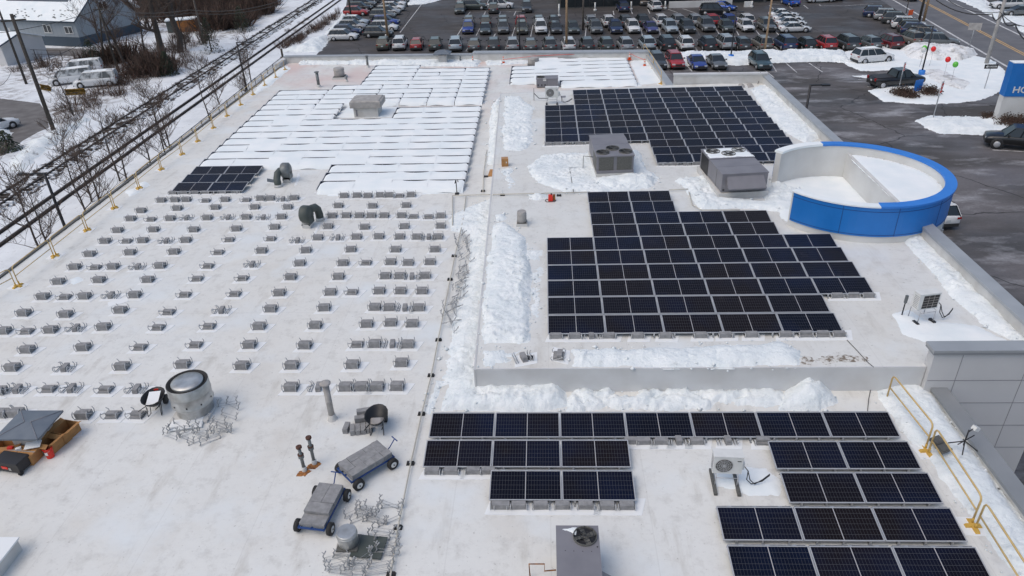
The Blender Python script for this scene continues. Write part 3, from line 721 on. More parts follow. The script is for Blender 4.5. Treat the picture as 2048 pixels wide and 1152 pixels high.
def fronts(where, z, pts, dy=.20):
    for i, (u, v, k) in enumerate(pts):
        p = at(u, v-3, z); p.y += dy
        put_stand(k, p, f'{WORD[k]}, {ORD[i]} from the left {where}', 'block stands along the panel edges', R(random.uniform(-1.5, 1.5)), '_low')
def cv_(ox, oy, f, pts): return [(ox+p[0]/f, oy+p[1]/f, p[2] if len(p) > 2 else 'f') for p in pts]
fronts('under the front edge of the middle array', UZ, cv_(1000, 570, 3.84, [(430, 425), (575, 425), (697, 425, 's'), (835, 423), (1058, 423), (1272, 423), (1543, 420), (1730, 417), (1932, 415)])+cv_(1500, 570, 3.737, [(265, 402), (415, 402, 'h'), (540, 402, 'h'), (665, 400)]))
fronts('beside the right end of the middle array', UZ, cv_(1500, 570, 3.737, [(650, 110), (770, 108, 'h'), (885, 108)]))
fronts('below the front array row', 0, cv_(1000, 852, 3.84, [(1005, 152), (1105, 155), (1240, 155), (1368, 155, 's'), (1510, 155), (1745, 155, 's')])+cv_(1500, 852, 3.737, [(95, 155, 'h')]))
fronts('under the left end of the front array', 0, cv_(500, 852, 3.84, [(1403, 385), (1545, 385), (1715, 383), (1830, 383)]))
fronts('under the nearest row of the front array', 0, cv_(500, 852, 3.84, [(1910, 650)])+cv_(1000, 852, 3.84, [(20, 652), (143, 652), (312, 652), (480, 652), (658, 652), (823, 655), (973, 655)]))
fronts('at the left corner of the far right array', UZ, cv_(1000, 280, 3.84, [(372, 55), (442, 52), (515, 50, 's'), (608, 48), (688, 45)]))
fronts('behind the twin fan units', UZ, cv_(1000, 280, 3.84, [(1250, 208), (1328, 208), (1415, 208, 's'), (1508, 205)]))
fronts('before the bare left panels', 0, cv_(0, 280, 3.84, [(1325, 430), (1410, 428), (1497, 427), (1580, 425), (1708, 422), (1815, 420)]))
fronts('under the snowy front row of the left array', 0, cv_(500, 280, 3.84, [(548, 410), (632, 405), (712, 405), (795, 402), (888, 405), (960, 400, 's'), (1080, 400), (1170, 400), (1265, 400, 's'), (1360, 400), (1435, 400), (1523, 405, 's'), (1603, 400), (110, 222), (372, 217)]))
fronts('beside the snowy aisle of the left array', 0, cv_(500, 0, 3.84, [(735, 812), (1150, 806), (1232, 806), (1370, 804), (1437, 803), (1580, 803), (1640, 803), (1703, 802), (1765, 802)]))
fronts('before the back array', 0, cv_(960, 80, 7.314, [(470, 672), (615, 668), (785, 664)]))
stack = thing('block_pile', 'stepped pile of spare concrete blocks beside the wheelbarrow', 'block pile', at(722, 858, 0), R(12))
for k, p in enumerate([(-.28, -.1), (-.09, -.12), (.1, -.12), (.3, -.1)]):
    for h in range(2): MB().box((p[0], p[1], .055+h*.105), (.17, .42, .1), .02).build('block', mConc, stack)
for x, y, z, w_ in ((.05, .32, .055, .5), (.05, .32, .16, .5), (.05, .32, .265, .5), (.12, .55, .055, .5), (.12, .55, .16, .5), (.12, .55, .265, .48), (.12, .56, .37, .46)): MB().box((x, y, z), (w_, .2, .1), .03).build('block', mConc, stack)
for h in range(2): MB().box((-.5, .05, .055+h*.105), (.18, .42, .1), -.25).build('block', mConc, stack)
put_stand('s', at(1046, 718, UZ), 'loose narrow block stand beside a small black tile', 'loose block stands', .3)
put_stand('h', at(1116, 714, UZ), 'loose block stand with a snowy paper on it', 'loose block stands', 1.45)
tag(MB().box((0, 0, .015), (.28, .28, .03)).build('rubber_tile', mBlack), 'small black rubber tile beside the loose block stand', 'rubber tile').location = at(1059, 716, UZ)
tag(MB().box((0, 0, .006), (.85, .5, .012)).build('slip_sheet', mPad), 'empty white slip sheet lying skewed between the stands', 'slip sheet').matrix_world = Matrix.Translation(at(236, 604, 0.004)) @ Matrix.Rotation(.6, 4, 'Z')

# ------------------------------------------------------------------ loose wire brackets in heaps
def bracket():
    b = MB(); r = .0125
    for x in (-.34, .34):
        b.tube([(x-.02, -.05, .0), (x+.03, -.03, .09), (x-.01, .0, .17), (x+.04, .02, .24), (x+.09, .03, .32)], .020, 5)
        b.tube([(x+.04, .02, .24), (x-.02, .04, .30)], .016, 4)
    b.tube([(-.34, 0, .10), (.34, 0, .12)], .0075, 4); b.tube([(-.36, -.04, .02), (.32, -.04, .02)], .0075, 4)
    return b.mesh('wire_bracket', mGalv)
mBrk2 = mat('loose bracket zinc', (.36, .37, .385), .45, .2)
BM = bracket(); BM.materials[0] = mBrk2; bc = 0
def heap_brackets(quad, n_, z, lab, sz=1., seed=1):
    rnd = random.Random(seed)
    for k in range(n_):
        s_, t_ = rnd.random(), rnd.random(); a, b, c, d = [Vector(q) for q in quad]
        q = a*(1-s_)*(1-t_)+b*s_*(1-t_)+c*s_*t_+d*(1-s_)*t_
        o = link('wire_bracket', BM); o.location = at(q.x, q.y, z); o.location.z += rnd.uniform(0, .1)
        o.rotation_euler = (rnd.uniform(-.15, .15)+(rnd.choice((1.2, 1.4, 0)) if z else 0), rnd.uniform(-.1, .1), rnd.uniform(-.3, .3)+rnd.choice((0, 0, .5, -.4) if not z else (1.57, 1.2, 1.8, .6))); o.scale = (sz,)*3
        tag(o, lab, 'bracket', lab.replace('one of the ', ''))
heap_brackets([(335, 850), (420, 858), (425, 885), (325, 885)], 12, 0, 'one of the galvanised wire brackets strewn in front of the big drum', 1, 2)
heap_brackets([(432, 815), (470, 805), (455, 870), (425, 872)], 8, 0, 'one of the galvanised wire brackets strewn right of the big drum', 1, 3)
heap_brackets([(912, 470), (960, 475), (935, 530), (912, 535)], 11, .12, 'one of the wire brackets lying at the far end of the snow band', 1, 4)
heap_brackets([(905, 540), (930, 540), (925, 590), (902, 595)], 11, .12, 'one of the wire brackets packed midway along the snow band', 1, 5)
heap_brackets([(898, 600), (915, 600), (905, 668), (888, 668)], 11, .12, 'one of the wire brackets nearest the camera in the snow band', 1, 6)
heap_brackets([(705, 1020), (795, 1000), (785, 1060), (715, 1060)], 12, 0, 'one of the wire brackets behind the small steel vent', 1, 7)
heap_brackets([(755, 1065), (785, 1060), (780, 1110), (760, 1110)], 6, 0, 'one of the wire brackets right of the dark steel plate', 1, 8)
heap_brackets([(672, 1112), (780, 1108), (780, 1152), (668, 1152)], 14, 0, 'one of the wire brackets before the small steel vent', 1, 9)
tag(MB().box((0, 0, .10), (.95, .75, .05), mx=Matrix.Rotation(.05, 3, 'X')).box((0, 0, .04), (.85, .65, .07)).build('steel_plate', mGreen), 'dark green flat plate lying among the brackets', 'plate').matrix_world = Matrix.Translation(at(738, 1098, 0)) @ Matrix.Rotation(-.1, 4, 'Z')
tag(MB().box((0, 0, .07), (1.15, .6, .05)).box((0, 0, .1), (1.1, .5, .02)).build('snowy_sheet', mPad), 'snowy white sheet lying below the big drum', 'sheet').matrix_world = Matrix.Translation(at(375, 850, 0)) @ Matrix.Rotation(.2, 4, 'Z')

# ------------------------------------------------------------------ snow on the roofs
heap('low snow band lying along the far roof step', [(984, 212), (1003, 190), (1004, 250), (998, 326), (975, 330), (978, 270)], 0, .35, seed=11)
heap('wide snow patch on the upper roof beside the far step', [(1008, 192), (1040, 194), (1067, 217), (1066, 260), (1060, 295), (1040, 303), (1007, 300)], UZ, .18, seed=12, rag=.35)
heap('long snow band holding the wire brackets beside the step', [(905, 428), (985, 396), (984, 470), (972, 600), (952, 745), (958, 770), (885, 770), (905, 640), (945, 520), (940, 470), (900, 462)], 0, .26, seed=13, rag=.3, edge=.7)
heap('thick snow heap below the left corner of the step', [(900, 765), (955, 745), (1060, 742), (1128, 765), (1138, 812), (1090, 825), (880, 822)], 0, .50, seed=14, edge=.6, rag=.2, lump=.45)
heap('long snow bank on the upper roof left of the middle array', [(988, 445), (1012, 442), (1050, 475), (1063, 560), (1060, 683), (965, 690), (972, 560)], UZ, .30, seed=15, rag=.25)
heap('snow patch on the upper roof beside the steel vent', [(992, 430), (1012, 425), (1014, 438), (992, 445)], UZ, .12, seed=35, rag=.2)
heap('ragged snow ridge before the middle array', [(1145, 700), (1300, 696), (1430, 692), (1560, 684), (1602, 706), (1598, 728), (1450, 734), (1145, 732)], UZ, .27, seed=16, rag=.25, lump=.5)
heap('thin broken snow on the left corner of the upper roof', [(962, 698), (1045, 700), (1040, 722), (965, 738)], UZ, .10, seed=17, rag=.3, holes=.8)
heap('low crumbly snow along the foot of the step', [(1130, 780), (1560, 776), (1600, 812), (1350, 818), (1135, 822)], 0, .26, seed=18, rag=.45, lump=.6, holes=.9, edge=.4)
heap('tall snow drift leaning against the step', [(1580, 765), (1600, 756), (1655, 776), (1675, 806), (1640, 822), (1560, 818)], 0, 1.15, seed=19, edge=1.3, rag=.2, lump=.3)
heap('snow bank beneath the yellow handrail at the right edge', [(1755, 782), (1810, 762), (1848, 778), (1872, 800), (1945, 905), (2030, 1025), (2120, 1160), (2060, 1190), (1990, 1100), (1950, 1045), (1900, 975), (1850, 905), (1790, 850)], 0, .34, seed=20, rag=.25)
heap('wide snow patch around the left twin fan unit', [(1052, 338), (1085, 312), (1185, 305), (1275, 300), (1290, 335), (1312, 356), (1305, 376), (1200, 388), (1130, 384), (1060, 355)], UZ, .26, seed=21, rag=.35)
heap('high snow ridge at the foot of the left twin fan unit', [(1195, 358), (1265, 352), (1310, 358), (1306, 372), (1220, 380), (1190, 370)], UZ, .55, seed=22, edge=.6, rag=.15)
heap('snow around the right grey roof unit', [(1350, 362), (1420, 348), (1440, 395), (1530, 402), (1545, 360), (1610, 385), (1606, 424), (1500, 418), (1400, 420), (1385, 395)], UZ, .30, seed=23, rag=.3)
heap('snow strip along the far right parapet', [(1500, 180), (1532, 168), (1565, 190), (1648, 272), (1612, 285), (1560, 262), (1520, 205)], UZ, .28, seed=24, rag=.25)
heap('snow strip along the right parapet by the white condenser', [(1798, 474), (1832, 464), (1880, 505), (1960, 585), (2070, 690), (2040, 692), (1970, 655), (1900, 590), (1845, 522)], UZ, .32, seed=25, rag=.2)
heap('flat snow patch under the white condenser', [(1782, 628), (1815, 618), (1850, 640), (1950, 650), (2030, 688), (1850, 686), (1806, 668)], UZ, .10, seed=26, rag=.12, m=mSnowSoft)
heap('snow bank along the back parapet on the left', [(592, 118), (700, 116), (860, 120), (962, 121), (955, 133), (850, 133), (700, 129), (600, 130)], 0, .42, seed=27, rag=.3)
heap('snow bank along the back parapet in the middle', [(968, 121), (1060, 114), (1062, 127), (975, 131)], 0, .25, seed=28, rag=.2)
heap('flat snow on the back corner beyond the back array', [(1256, 116), (1293, 112), (1312, 135), (1332, 164), (1280, 170), (1262, 130)], 0, .09, seed=29, rag=.1, m=mSnowSoft)
heap('flat snow before the last back array row', [(1148, 168), (1280, 165), (1285, 173), (1150, 172)], 0, .08, seed=30, rag=.1, m=mSnowSoft)
heap('flat snow patch under the big vent hood', [(665, 236), (695, 214), (800, 213), (785, 234)], 0, .07, seed=31, rag=.1, m=mSnowSoft)
heap('snow patch around the nearer white condenser', [(1425, 942), (1470, 935), (1530, 938), (1562, 962), (1558, 990), (1500, 990), (1470, 975), (1430, 972)], 0, .10, seed=32, rag=.2, m=mSnowSoft)
heap('small snow mound beside the red fuel can', [(1058, 388), (1090, 385), (1094, 396), (1070, 402), (1056, 398)], UZ, .22, seed=33, rag=.12)
heap('thin snow edge along the left eave at the back', [(535, 150), (572, 130), (582, 136), (545, 168), (500, 195)], 0, .06, seed=34, rag=.2, m=mSnowSoft)
heap('snow ledge before the snowy front row of the left array', [(650, 385), (930, 378), (928, 386), (655, 393)], 0, .10, seed=36, rag=.12, m=mSnowSoft)
heap('snow crumbs on the upper roof beside the brown box', [(1006, 340), (1022, 335), (1030, 380), (1012, 385)], UZ, .10, seed=37, rag=.3, holes=.6)
heap('snow crumbs on the upper roof between array and unit', [(1085, 500), (1050, 480), (1060, 620), (1078, 640)], UZ, .03, seed=38, rag=.3, holes=1.)
for i, (u, v, l) in enumerate(((398, 492, 'beside the drum'), )): pass
for i, (u, v) in enumerate(((265, 385), (152, 562), (112, 512), (285, 372))):
    heap(f'small snow patch at the left eave, {ORD[i]} of four', [(u-14, v-3), (u+4, v-9), (u+16, v-1), (u-6, v+8)], 0, .09, seed=40+i, rag=.15, m=mSnowSoft)
heap('crumbly snow beside the bare roof pipe run', [(872, 760), (890, 762), (862, 830), (848, 828)], 0, .08, seed=45, rag=.2, holes=.5)

heap('grit and slush strip on the edge of the upper roof', [(1602, 712), (1660, 709), (1735, 712), (1738, 722), (1600, 731)], UZ, .03, seed=141, rag=.15, m=mat('brown grit', (.62, .61, .58), .9, col2=(.2, .165, .13), nscale=7, lo=.48, hi=.6), holes=.6, cat='grit strip', name='grit_strip')
heap('grey slush seam along the foot of the far step', [(955, 560), (966, 560), (960, 640), (952, 740), (944, 740), (950, 640)], 0, .33, seed=142, rag=.12, m=mDirtySnow, cat='slush')
# ------------------------------------------------------------------ rooftop equipment
def fan(parent, c, r, blade=True, z=.02, mw=mBlack):
    f = MB(); f.lathe((c[0], c[1], c[2]-.0), [(r, 0), (r, z+.04), (r*.93, z+.04), (r*.93, .005)], 28, cap=False).build('fan_ring', mHVAC2, parent)
    f = MB().lathe((c[0], c[1], c[2]+.003), [(r*.94, 0), (r*.94, .004)], 28)
    o = f.build('fan_opening', mBlack, parent)
    if blade:
        b = MB(); b.cyl((c[0], c[1], c[2]+.01), (c[0], c[1], c[2]+.05), r*.24, n=14)
        for k in range(4):
            a = R(20+90*k); m_ = Matrix.Rotation(a, 3, 'Z') @ Matrix.Rotation(R(14), 3, 'X')
            b.box(Vector((c[0], c[1], c[2]+.03))+Matrix.Rotation(a, 3, 'Z')@Vector((r*.56, 0, 0)), (r*.62, r*.42, .012), mx=m_)
        b.build('fan_blade', mHVAC2, o)
    g_ = MB()
    for k in range(4): g_.box((c[0], c[1], c[2]+z+.05), (2*r, .008, .006), R(45*k))
    for q in (.4, .7): g_.lathe((c[0], c[1], c[2]+z+.045), [(r*q, 0), (r*q+.012, 0), (r*q+.012, .01), (r*q, .01), (r*q, 0)], 24, cap=False)
    g_.build('fan_guard', mIron, o)
def unit_frame(uL, uR, vb, z):                 # front base corners traced on the roof
    a, b = at(uL, vb, z), at(uR, vb, z); return a, b
# left twin unit: condenser coils face the camera, three fans on top
a, b = at(1193, 358, UZ), at(1266, 355, UZ); a.z = b.z = UZ; wdt = (b-a).length; ang = math.atan2(b.y-a.y, b.x-a.x)
ht = top((a.x, a.y, UZ), 313)-UZ; dpt = 4.0
t = thing('rooftop_unit', 'grey rooftop unit with two dark coils facing the camera and bare fans', 'rooftop unit', (a+b)/2, ang, 'large grey rooftop units')
MB().box((0, dpt/2-.02, .17), (wdt+.06, dpt+.06, .34)).build('curb', mCurb, t)
MB().box((0, 1.02, (ht+.36)/2), (wdt, 2.0, ht-.44)).box((0, 3.05, (ht+.36)/2), (wdt-.04, 2.0, ht-.40)).build('cabinet', mHVAC, t)
MB().box((0, .0, .44), (wdt+.03, .1, .16)).build('base_rail', mHVAC, t)
for s in (-1, 1):
    MB().box((s*wdt*.245, .005, ht*.55+.10), (wdt*.40, .03, ht*.72), 0).build('coil', mHVAC2, t)
MB().box((-wdt/2-.005, .9, ht*.55+.1), (.03, 1.4, ht*.7)).build('coil', mHVAC2, t)
MB().box((0, 1.02, ht-.03), (wdt+.08, 2.08, .07)).build('fan_deck', mHVAC, t)
MB().box((0, 2.62, ht-.0), (wdt+.02, 1.06, .06), mx=Matrix.Rotation(R(3), 3, 'X')).box((0, 3.62, ht-.03), (wdt+.02, .96, .06), mx=Matrix.Rotation(R(-4), 3, 'X')).build('roof_panel', mHVAC, t)
for x, y in ((-.62*wdt/2, .62), (0, 1.28), (.62*wdt/2, .62)): fan(t, (x, y, ht+.006), .40)
# right unit: fans at the back with snow round them, hood facing the camera
a, b = at(1440, 397, UZ), at(1530, 392, UZ); a.z = b.z = UZ; wdt = (b-a).length; ang = math.atan2(b.y-a.y, b.x-a.x)
ht = top((a.x, a.y, UZ), 349)-UZ; print('unit', wdt, ht)
t = thing('rooftop_unit', 'grey rooftop unit with a slanted intake hood and snow around its fans', 'rooftop unit', (a+b)/2, ang, 'large grey rooftop units')
dpt = 4.1
MB().box((0, dpt/2, .17), (wdt+.25, dpt+.2, .34)).build('curb', mCurb, t)
MB().box((0, dpt/2, (ht+.36)/2), (wdt, dpt-.02, ht-.40)).build('cabinet', mHVAC, t)
for y0, y1, tl in ((.0, 1.1, 5), (1.12, 2.3, 0)): MB().box((0, (y0+y1)/2, ht-.02), (wdt+.06, y1-y0, .06)).build('roof_panel', mHVAC, t)
MB().box((0, 3.2, ht+.0), (wdt+.08, 1.76, .08)).build('fan_deck', mHVAC, t)
MB().box((-wdt/2-.006, 3.2, ht*.55+.1), (.03, 1.3, ht*.75)).build('coil', mBlack, t)
MB().box((-wdt/2-.004, 1.0, ht*.55+.1), (.01, .02, ht*.75)).build('door_joint', mHVAC2, t)
hd = MB(); hx = wdt*.40; hz1, hz0 = ht-.14, ht-.66
hd.add([(-hx, 0, hz1), (hx, 0, hz1), (hx+.05, -.55, hz0), (-hx-.05, -.55, hz0), (-hx, 0, hz0), (hx, 0, hz0), (hx+.05, -.55, hz0-.06), (-hx-.05, -.55, hz0-.06)], [(0, 3, 2, 1), (0, 4, 3), (1, 2, 5), (3, 7, 6, 2), (4, 5, 2, 3), (4, 0, 1, 5)])
hd.build('intake_hood', mHVAC, t)
MB().box((wdt*.35, -.006, .95), (.22, .012, .1)).build('label_plate', mWhite, t); MB().box((-wdt*.45, -.01, .5), (.1, .02, .08)).build('latch', mBlack, t)
for x, y in ((-.6*wdt/2, 3.5), (0, 3.0), (.6*wdt/2, 3.5)): fan(t, (x, y, ht+.046), .40)
sn = heap_mesh('snow_cover', [(-wdt/2, 2.45), (wdt/2, 2.45), (wdt/2, 4.0), (-wdt/2, 4.0)], ht+.04, .05, res=.06, edge=.1, seed=51, rag=.1, m=mSnowSoft, holes=.4); link('snow_cover', sn, t)
# small unit behind
a, b = at(1073, 176, .0), at(1116, 175, .0); wdt = (b-a).length; ht = top(a, 158)
t = thing('rooftop_unit', 'small grey rooftop unit standing before the snowy back array', 'rooftop unit', (a+b)/2, math.atan2(b.y-a.y, b.x-a.x))
MB().box((0, .6, ht/2+.04), (wdt, 1.2, ht-.08)).build('cabinet', mHVAC, t); MB().box((0, .6, ht-.02), (wdt+.05, 1.25, .06)).build('roof_panel', mHVAC, t)
MB().box((0, .6, .06), (wdt-.1, 1.1, .12)).build('curb', mHVAC2, t)
for x in (-.42, -.25, -.1): MB().box((x*wdt, -.01, .25), (.1, .02, .16)).build('service_port', mBlack, t)
MB().box((-.12*wdt, -.008, .75), (.28, .016, .24)).build('label_plate', mWhite, t); MB().box((.0, -.012, ht*.5), (.02, .012, ht*.8)).build('door_joint', mHVAC2, t)
fan(t, (-wdt*.3, .55, ht+.012), .36)
# near unit at the bottom edge
z4 = 1.15; a, b = at(1113, 1052, z4), at(1195, 1052, z4); wdt = (b-a).length
t = thing('rooftop_unit', 'grey rooftop unit with one open fan at the bottom of the photo', 'rooftop unit', (a.x*.5+b.x*.5, a.y, 0), 0)
MB().box((0, -1.1, .62), (wdt, 2.2, 1.0)).build('cabinet', mHVAC, t); MB().box((0, -1.1, z4-.02), (wdt+.04, 2.24, .05)).build('roof_panel', mHVAC, t); MB().box((0, -1.1, .06), (wdt-.1, 2.1, .12)).build('curb', mCurb, t)
f_ = at(1170, 1074, z4); fan(t, (f_.x-(a.x+b.x)/2, f_.y-a.y, z4+.006), .335, True)
for x, y in ((-.35, -.85), (-.12, -.86), (.12, -.87), (.36, -.87)): MB().cyl((x, y, z4), (x, y, z4+.012), .012).build('screw', mBlack, t)
MB().cyl((wdt/2-.05, -.72, z4), (wdt/2-.05, -.72, z4+.014), .022).build('screw', mBlack, t)
hd = MB(); hd.add([(wdt/2, -1.35, 1.0), (wdt/2, -2.1, 1.0), (wdt/2+.36, -2.1, .72), (wdt/2+.36, -1.35, .72), (wdt/2, -1.35, .5), (wdt/2, -2.1, .5), (wdt/2+.36, -2.1, .5), (wdt/2+.36, -1.35, .5)], [(0, 1, 2, 3), (3, 2, 6, 7), (0, 3, 7, 4), (1, 5, 6, 2)]); hd.build('intake_hood', mHVAC, t)
sn = heap_mesh('snow_cover', [(-wdt/2+.1, -.12), (-.02, -.04), (.0, -.1), (-.04, -.38), (.02, -.42), (-.2, -.22)], z4+.01, .05, res=.025, edge=.05, seed=52, rag=.05, m=mSnowSoft); link('snow_cover', sn, t)
# big weathered vent hood
a, b = at(709, 235, 0), at(757, 234, 0); wdt = (b-a).length; zb = top(a, 217); zt = top(a, 205)
t = thing('vent_hood', 'big weathered square vent hood surrounded by the snowy left array', 'vent hood', (a+b)/2)
MB().box((0, .85, zb/2), (wdt, 1.7, zb)).build('curb', mCurb, t); MB().box((-wdt*.38, -.02, zb*.5), (.12, .06, zb*.7)).build('junction_box', mHVAC, t)
hw = wdt*1.27; b_ = MB(); b_.box((0.05, .85, (zb+zt)/2+.05), (hw, 2.1, zt-zb-.02)); b_.build('hood', mHood, t)
MB().box((.05, .85, zt+.08), (hw-.15, 1.95, .10), taper=.93).build('hood_top', mHood, t)
# mushroom caps on curbs
def hipcap(label, ctr, w_, d_, zc, zr, curb, z=0, extra=None):
    t = thing('exhaust_hood', label, 'exhaust hood', ctr)
    MB().box((0, 0, zc/2), (curb, curb, zc)).build('curb', mCurb, t); MB().box((0, 0, zc+.1), (curb-.1, curb-.1, .22)).build('louvre', mHVAC2, t)
    b_ = MB(); x, y = w_/2, d_/2; rx = max(0.02, x-y*.9)
    b_.add([(-x, -y, zc+.12), (x, -y, zc+.12), (x, y, zc+.12), (-x, y, zc+.12), (-x, -y, zc+.18), (x, -y, zc+.18), (x, y, zc+.18), (-x, y, zc+.18), (-rx, 0, zr), (rx, 0, zr)],
           [(3, 2, 1, 0), (0, 1, 5, 4), (1, 2, 6, 5), (2, 3, 7, 6), (3, 0, 4, 7), (4, 5, 9, 8), (5, 6, 9), (6, 7, 8, 9), (7, 4, 8)])
    b_.build('cap', mCap, t)
    b_ = MB()
    for s1 in (-1, 1):
        for s2 in (-1, 1): b_.cyl((s1*x, s2*y, zc+.185), (s1*rx, 0, zr+.005), .014, n=4)
    b_.build('ridge_seam', mHVAC, t); return t
p = at(886, 129, 0); hipcap('blue grey mushroom hood standing in snow by the back parapet', p+Vector((0, .3, 0)), 1.75, 1.5, .95, 1.45, .85)
zc = .72; A_, B_ = at(127, 822, zc+.15), at(88, 880, zc+.15)
dcap = (A_.y-B_.y); BL_ = at(42, 822, zc+.15); wc_ = A_.x-BL_.x; t = hipcap('wide blue grey hip roofed hood above the cardboard boxes at left', (A_.x-wc_/2, (A_.y+B_.y)/2, 0), wc_, dcap, zc, zc+.30, .9)
# boxes and buckets below it
def carton(name, label, c, d, rz, open_=True, m=mBrown, group=None, z=0):
    t = thing(name, label, 'cardboard box', (c[0], c[1], z), rz, group)
    b_ = MB(); w_, l_, h_ = d; th = .012
    if open_:
        b_.box((0, 0, .006), (w_, l_, .012)); b_.box((0, l_/2, h_/2), (w_, th, h_)); b_.box((0, -l_/2, h_/2), (w_, th, h_)); b_.box((w_/2, 0, h_/2), (th, l_-th, h_)); b_.box((-w_/2, 0, h_/2), (th, l_-th, h_)); b_.build('carton', m, t)
        for s_ in (-1, 1):
            MB().box((s_*(w_/2+.09), 0, h_+.03), (.2, l_*.98, .008), mx=Matrix.Rotation(s_*R(-22), 3, 'Y')).build('flap', m, t)
        MB().box((0, -l_/2-.09, h_-.02), (w_*.95, .18, .008), mx=Matrix.Rotation(R(30), 3, 'X')).build('flap', m, t)
    else:
        b_.box((0, 0, h_/2), d); b_.build('carton', m, t); MB().box((0, 0, h_+.001), (w_*1.002, .05, .003)).build('packing_tape', mHood, t)
        MB().box((w_*.2, -l_/2-.003, h_*.55), (w_*.15, .004, h_*.2)).build('shipping_label', mWhite, t)
    return t
p = at(128, 878, 0); carton('cardboard_box', 'open tan cardboard box right of the blue grey hood', (p.x+.05, p.y+.15), (.55, .75, .42), R(-12)); 
p = at(108, 900, 0); carton('cardboard_box', 'open cardboard box behind the red bucket', (p.x-.05, p.y+.1), (.5, .6, .45), R(-12))
MB().box((0, 0, .012), (.45, .5, .02)).build
p = at(150, 870, 0); tag(MB().box((0, 0, .01), (.5, .34, .02)).build('white_board', mPad), 'small white board lying right of the cardboard boxes', 'board').matrix_world = Matrix.Translation(p+Vector((0, 0, .005))) @ Matrix.Rotation(.5, 4, 'Z')
p = at(63, 925, 0); carton('cardboard_box', 'long closed cardboard box behind the black tool chest', (p.x-.32, p.y+.15), (1.05, .5, .4), R(-6), False)
p = at(20, 905, 0); carton('cardboard_box', 'low open box of parts under the hood edge', (p.x, p.y+.1), (.8, .5, .38), R(5))
tag(MB().box((0, 0, .012), (.5, .32, .02)).build('paper_stack', mPad), 'white paper sheet lying on the brown boxes', 'paper').matrix_world = Matrix.Translation(at(66, 890, .5)) @ Euler((R(8), 0, .3)).to_matrix().to_4x4()
for k, (u, v) in enumerate(((22, 898), (38, 900))): tag(MB().box((0, 0, .05), (.18, .12, .1)).build('parts_packet', mRed if k == 0 else mPad), 'small '+('red' if k == 0 else 'white')+' packet in the low open box', 'packet').matrix_world = Matrix.Translation(at(u, v, .38)) @ Matrix.Rotation(.6*k, 4, 'Z')
def bucket(label, p, h=.38, r=.15, tilt=0):
    t = thing('bucket', label, 'bucket', p); t.rotation_euler = (tilt, tilt*.6, 0)
    MB().lathe((0, 0, 0), [(r*.82, 0), (r, h), (r*1.06, h), (r*1.06, h-.04), (r, h-.04), (r*.96, h), (r*.78, .02)], 22, cap=False).build('tub', mRed, t)
    MB().lathe((0, 0, 0), [(r*.8, .015), (r*.8, .02)], 22).build('tub_floor', mRed, t)
    MB().tube([(-r*1.05, 0, h-.03), (-r*.7, -r*.9, h-.08), (0, -r*1.2, h-.1), (r*.7, -r*.9, h-.08), (r*1.05, 0, h-.03)], .004, 4).build('handle', mGalv, t)
    MB().box((0, -r*.93, h*.55), (r*.7, .006, h*.3)).build('logo_patch', mWhite, t); return t
bucket('red plastic bucket with a white mark beside the cardboard boxes', at(102, 914, 0), tilt=-.12)
p = at(27, 948, 0); t = thing('tool_chest', 'black rolling tool chest with a red badge at the left edge', 'tool chest', p+Vector((-.12, .28, 0)), R(-10))
MB().box((0, 0, .25), (.95, .5, .34)).build('body', mBlack, t); MB().box((0, 0, .45), (.99, .54, .07)).build('lid', mIron, t)
for s in (-1, 1):
    MB().cyl((s*.45, -.24, .08), (s*.53, -.24, .08), .08, n=14).build('wheel', mRub, t)
    MB().box((s*.49, .0, .28), (.03, .52, .38)).build('corner_guard', mIron, t)
MB().box((-.08, -.258, .24), (.24, .012, .1)).build('badge', mRed, t); MB().box((.12, -.258, .20), (.1, .012, .1)).build('label_plate', mHood, t)
# large steel drum vent
p = at(393, 822, 0); r_ = .74; zt = top(p, 763)
t = thing('drum_vent', 'large round bright steel exhaust drum with a dark open rim', 'exhaust vent', p)
MB().lathe((0, 0, 0), [(r_*.88, 0), (r_*.88, zt*.28), (r_*1.0, zt*.38), (r_*1.02, zt*.40), (r_*.98, zt*.42), (r_, zt*.70), (r_*1.02, zt*.71), (r_*1.0, zt*.73), (r_, zt-.01), (r_*.985, zt)], 48, cap=False).build('drum', mBright, t)
MB().lathe((0, 0, 0), [(r_*.985, zt+.002), (r_*.97, zt+.012), (r_*.90, zt-.05), (r_*.74, zt-.07), (r_*.74, zt-.08)], 48, cap=False).build('dark_well', mRub, t)
MB().lathe((0, 0, 0), [(r_*.74, zt-.18), (r_*.77, zt-.0), (r_*.75, zt+.02), (r_*.5, zt+.05), (r_*.15, zt+.03), (.01, zt+.02)], 40, cap=False).build('top_plate', mBright, t)
MB().box((0, 0, .05), (r_*1.9, r_*1.9, .1)).build('curb', mCurb, t)
for k in range(5):
    a_ = R(200+40*k); MB().box((r_*1.005*math.cos(a_), r_*1.005*math.sin(a_), zt*.5), (.012, .05, .06), a_).build('bracket', mIron, t)
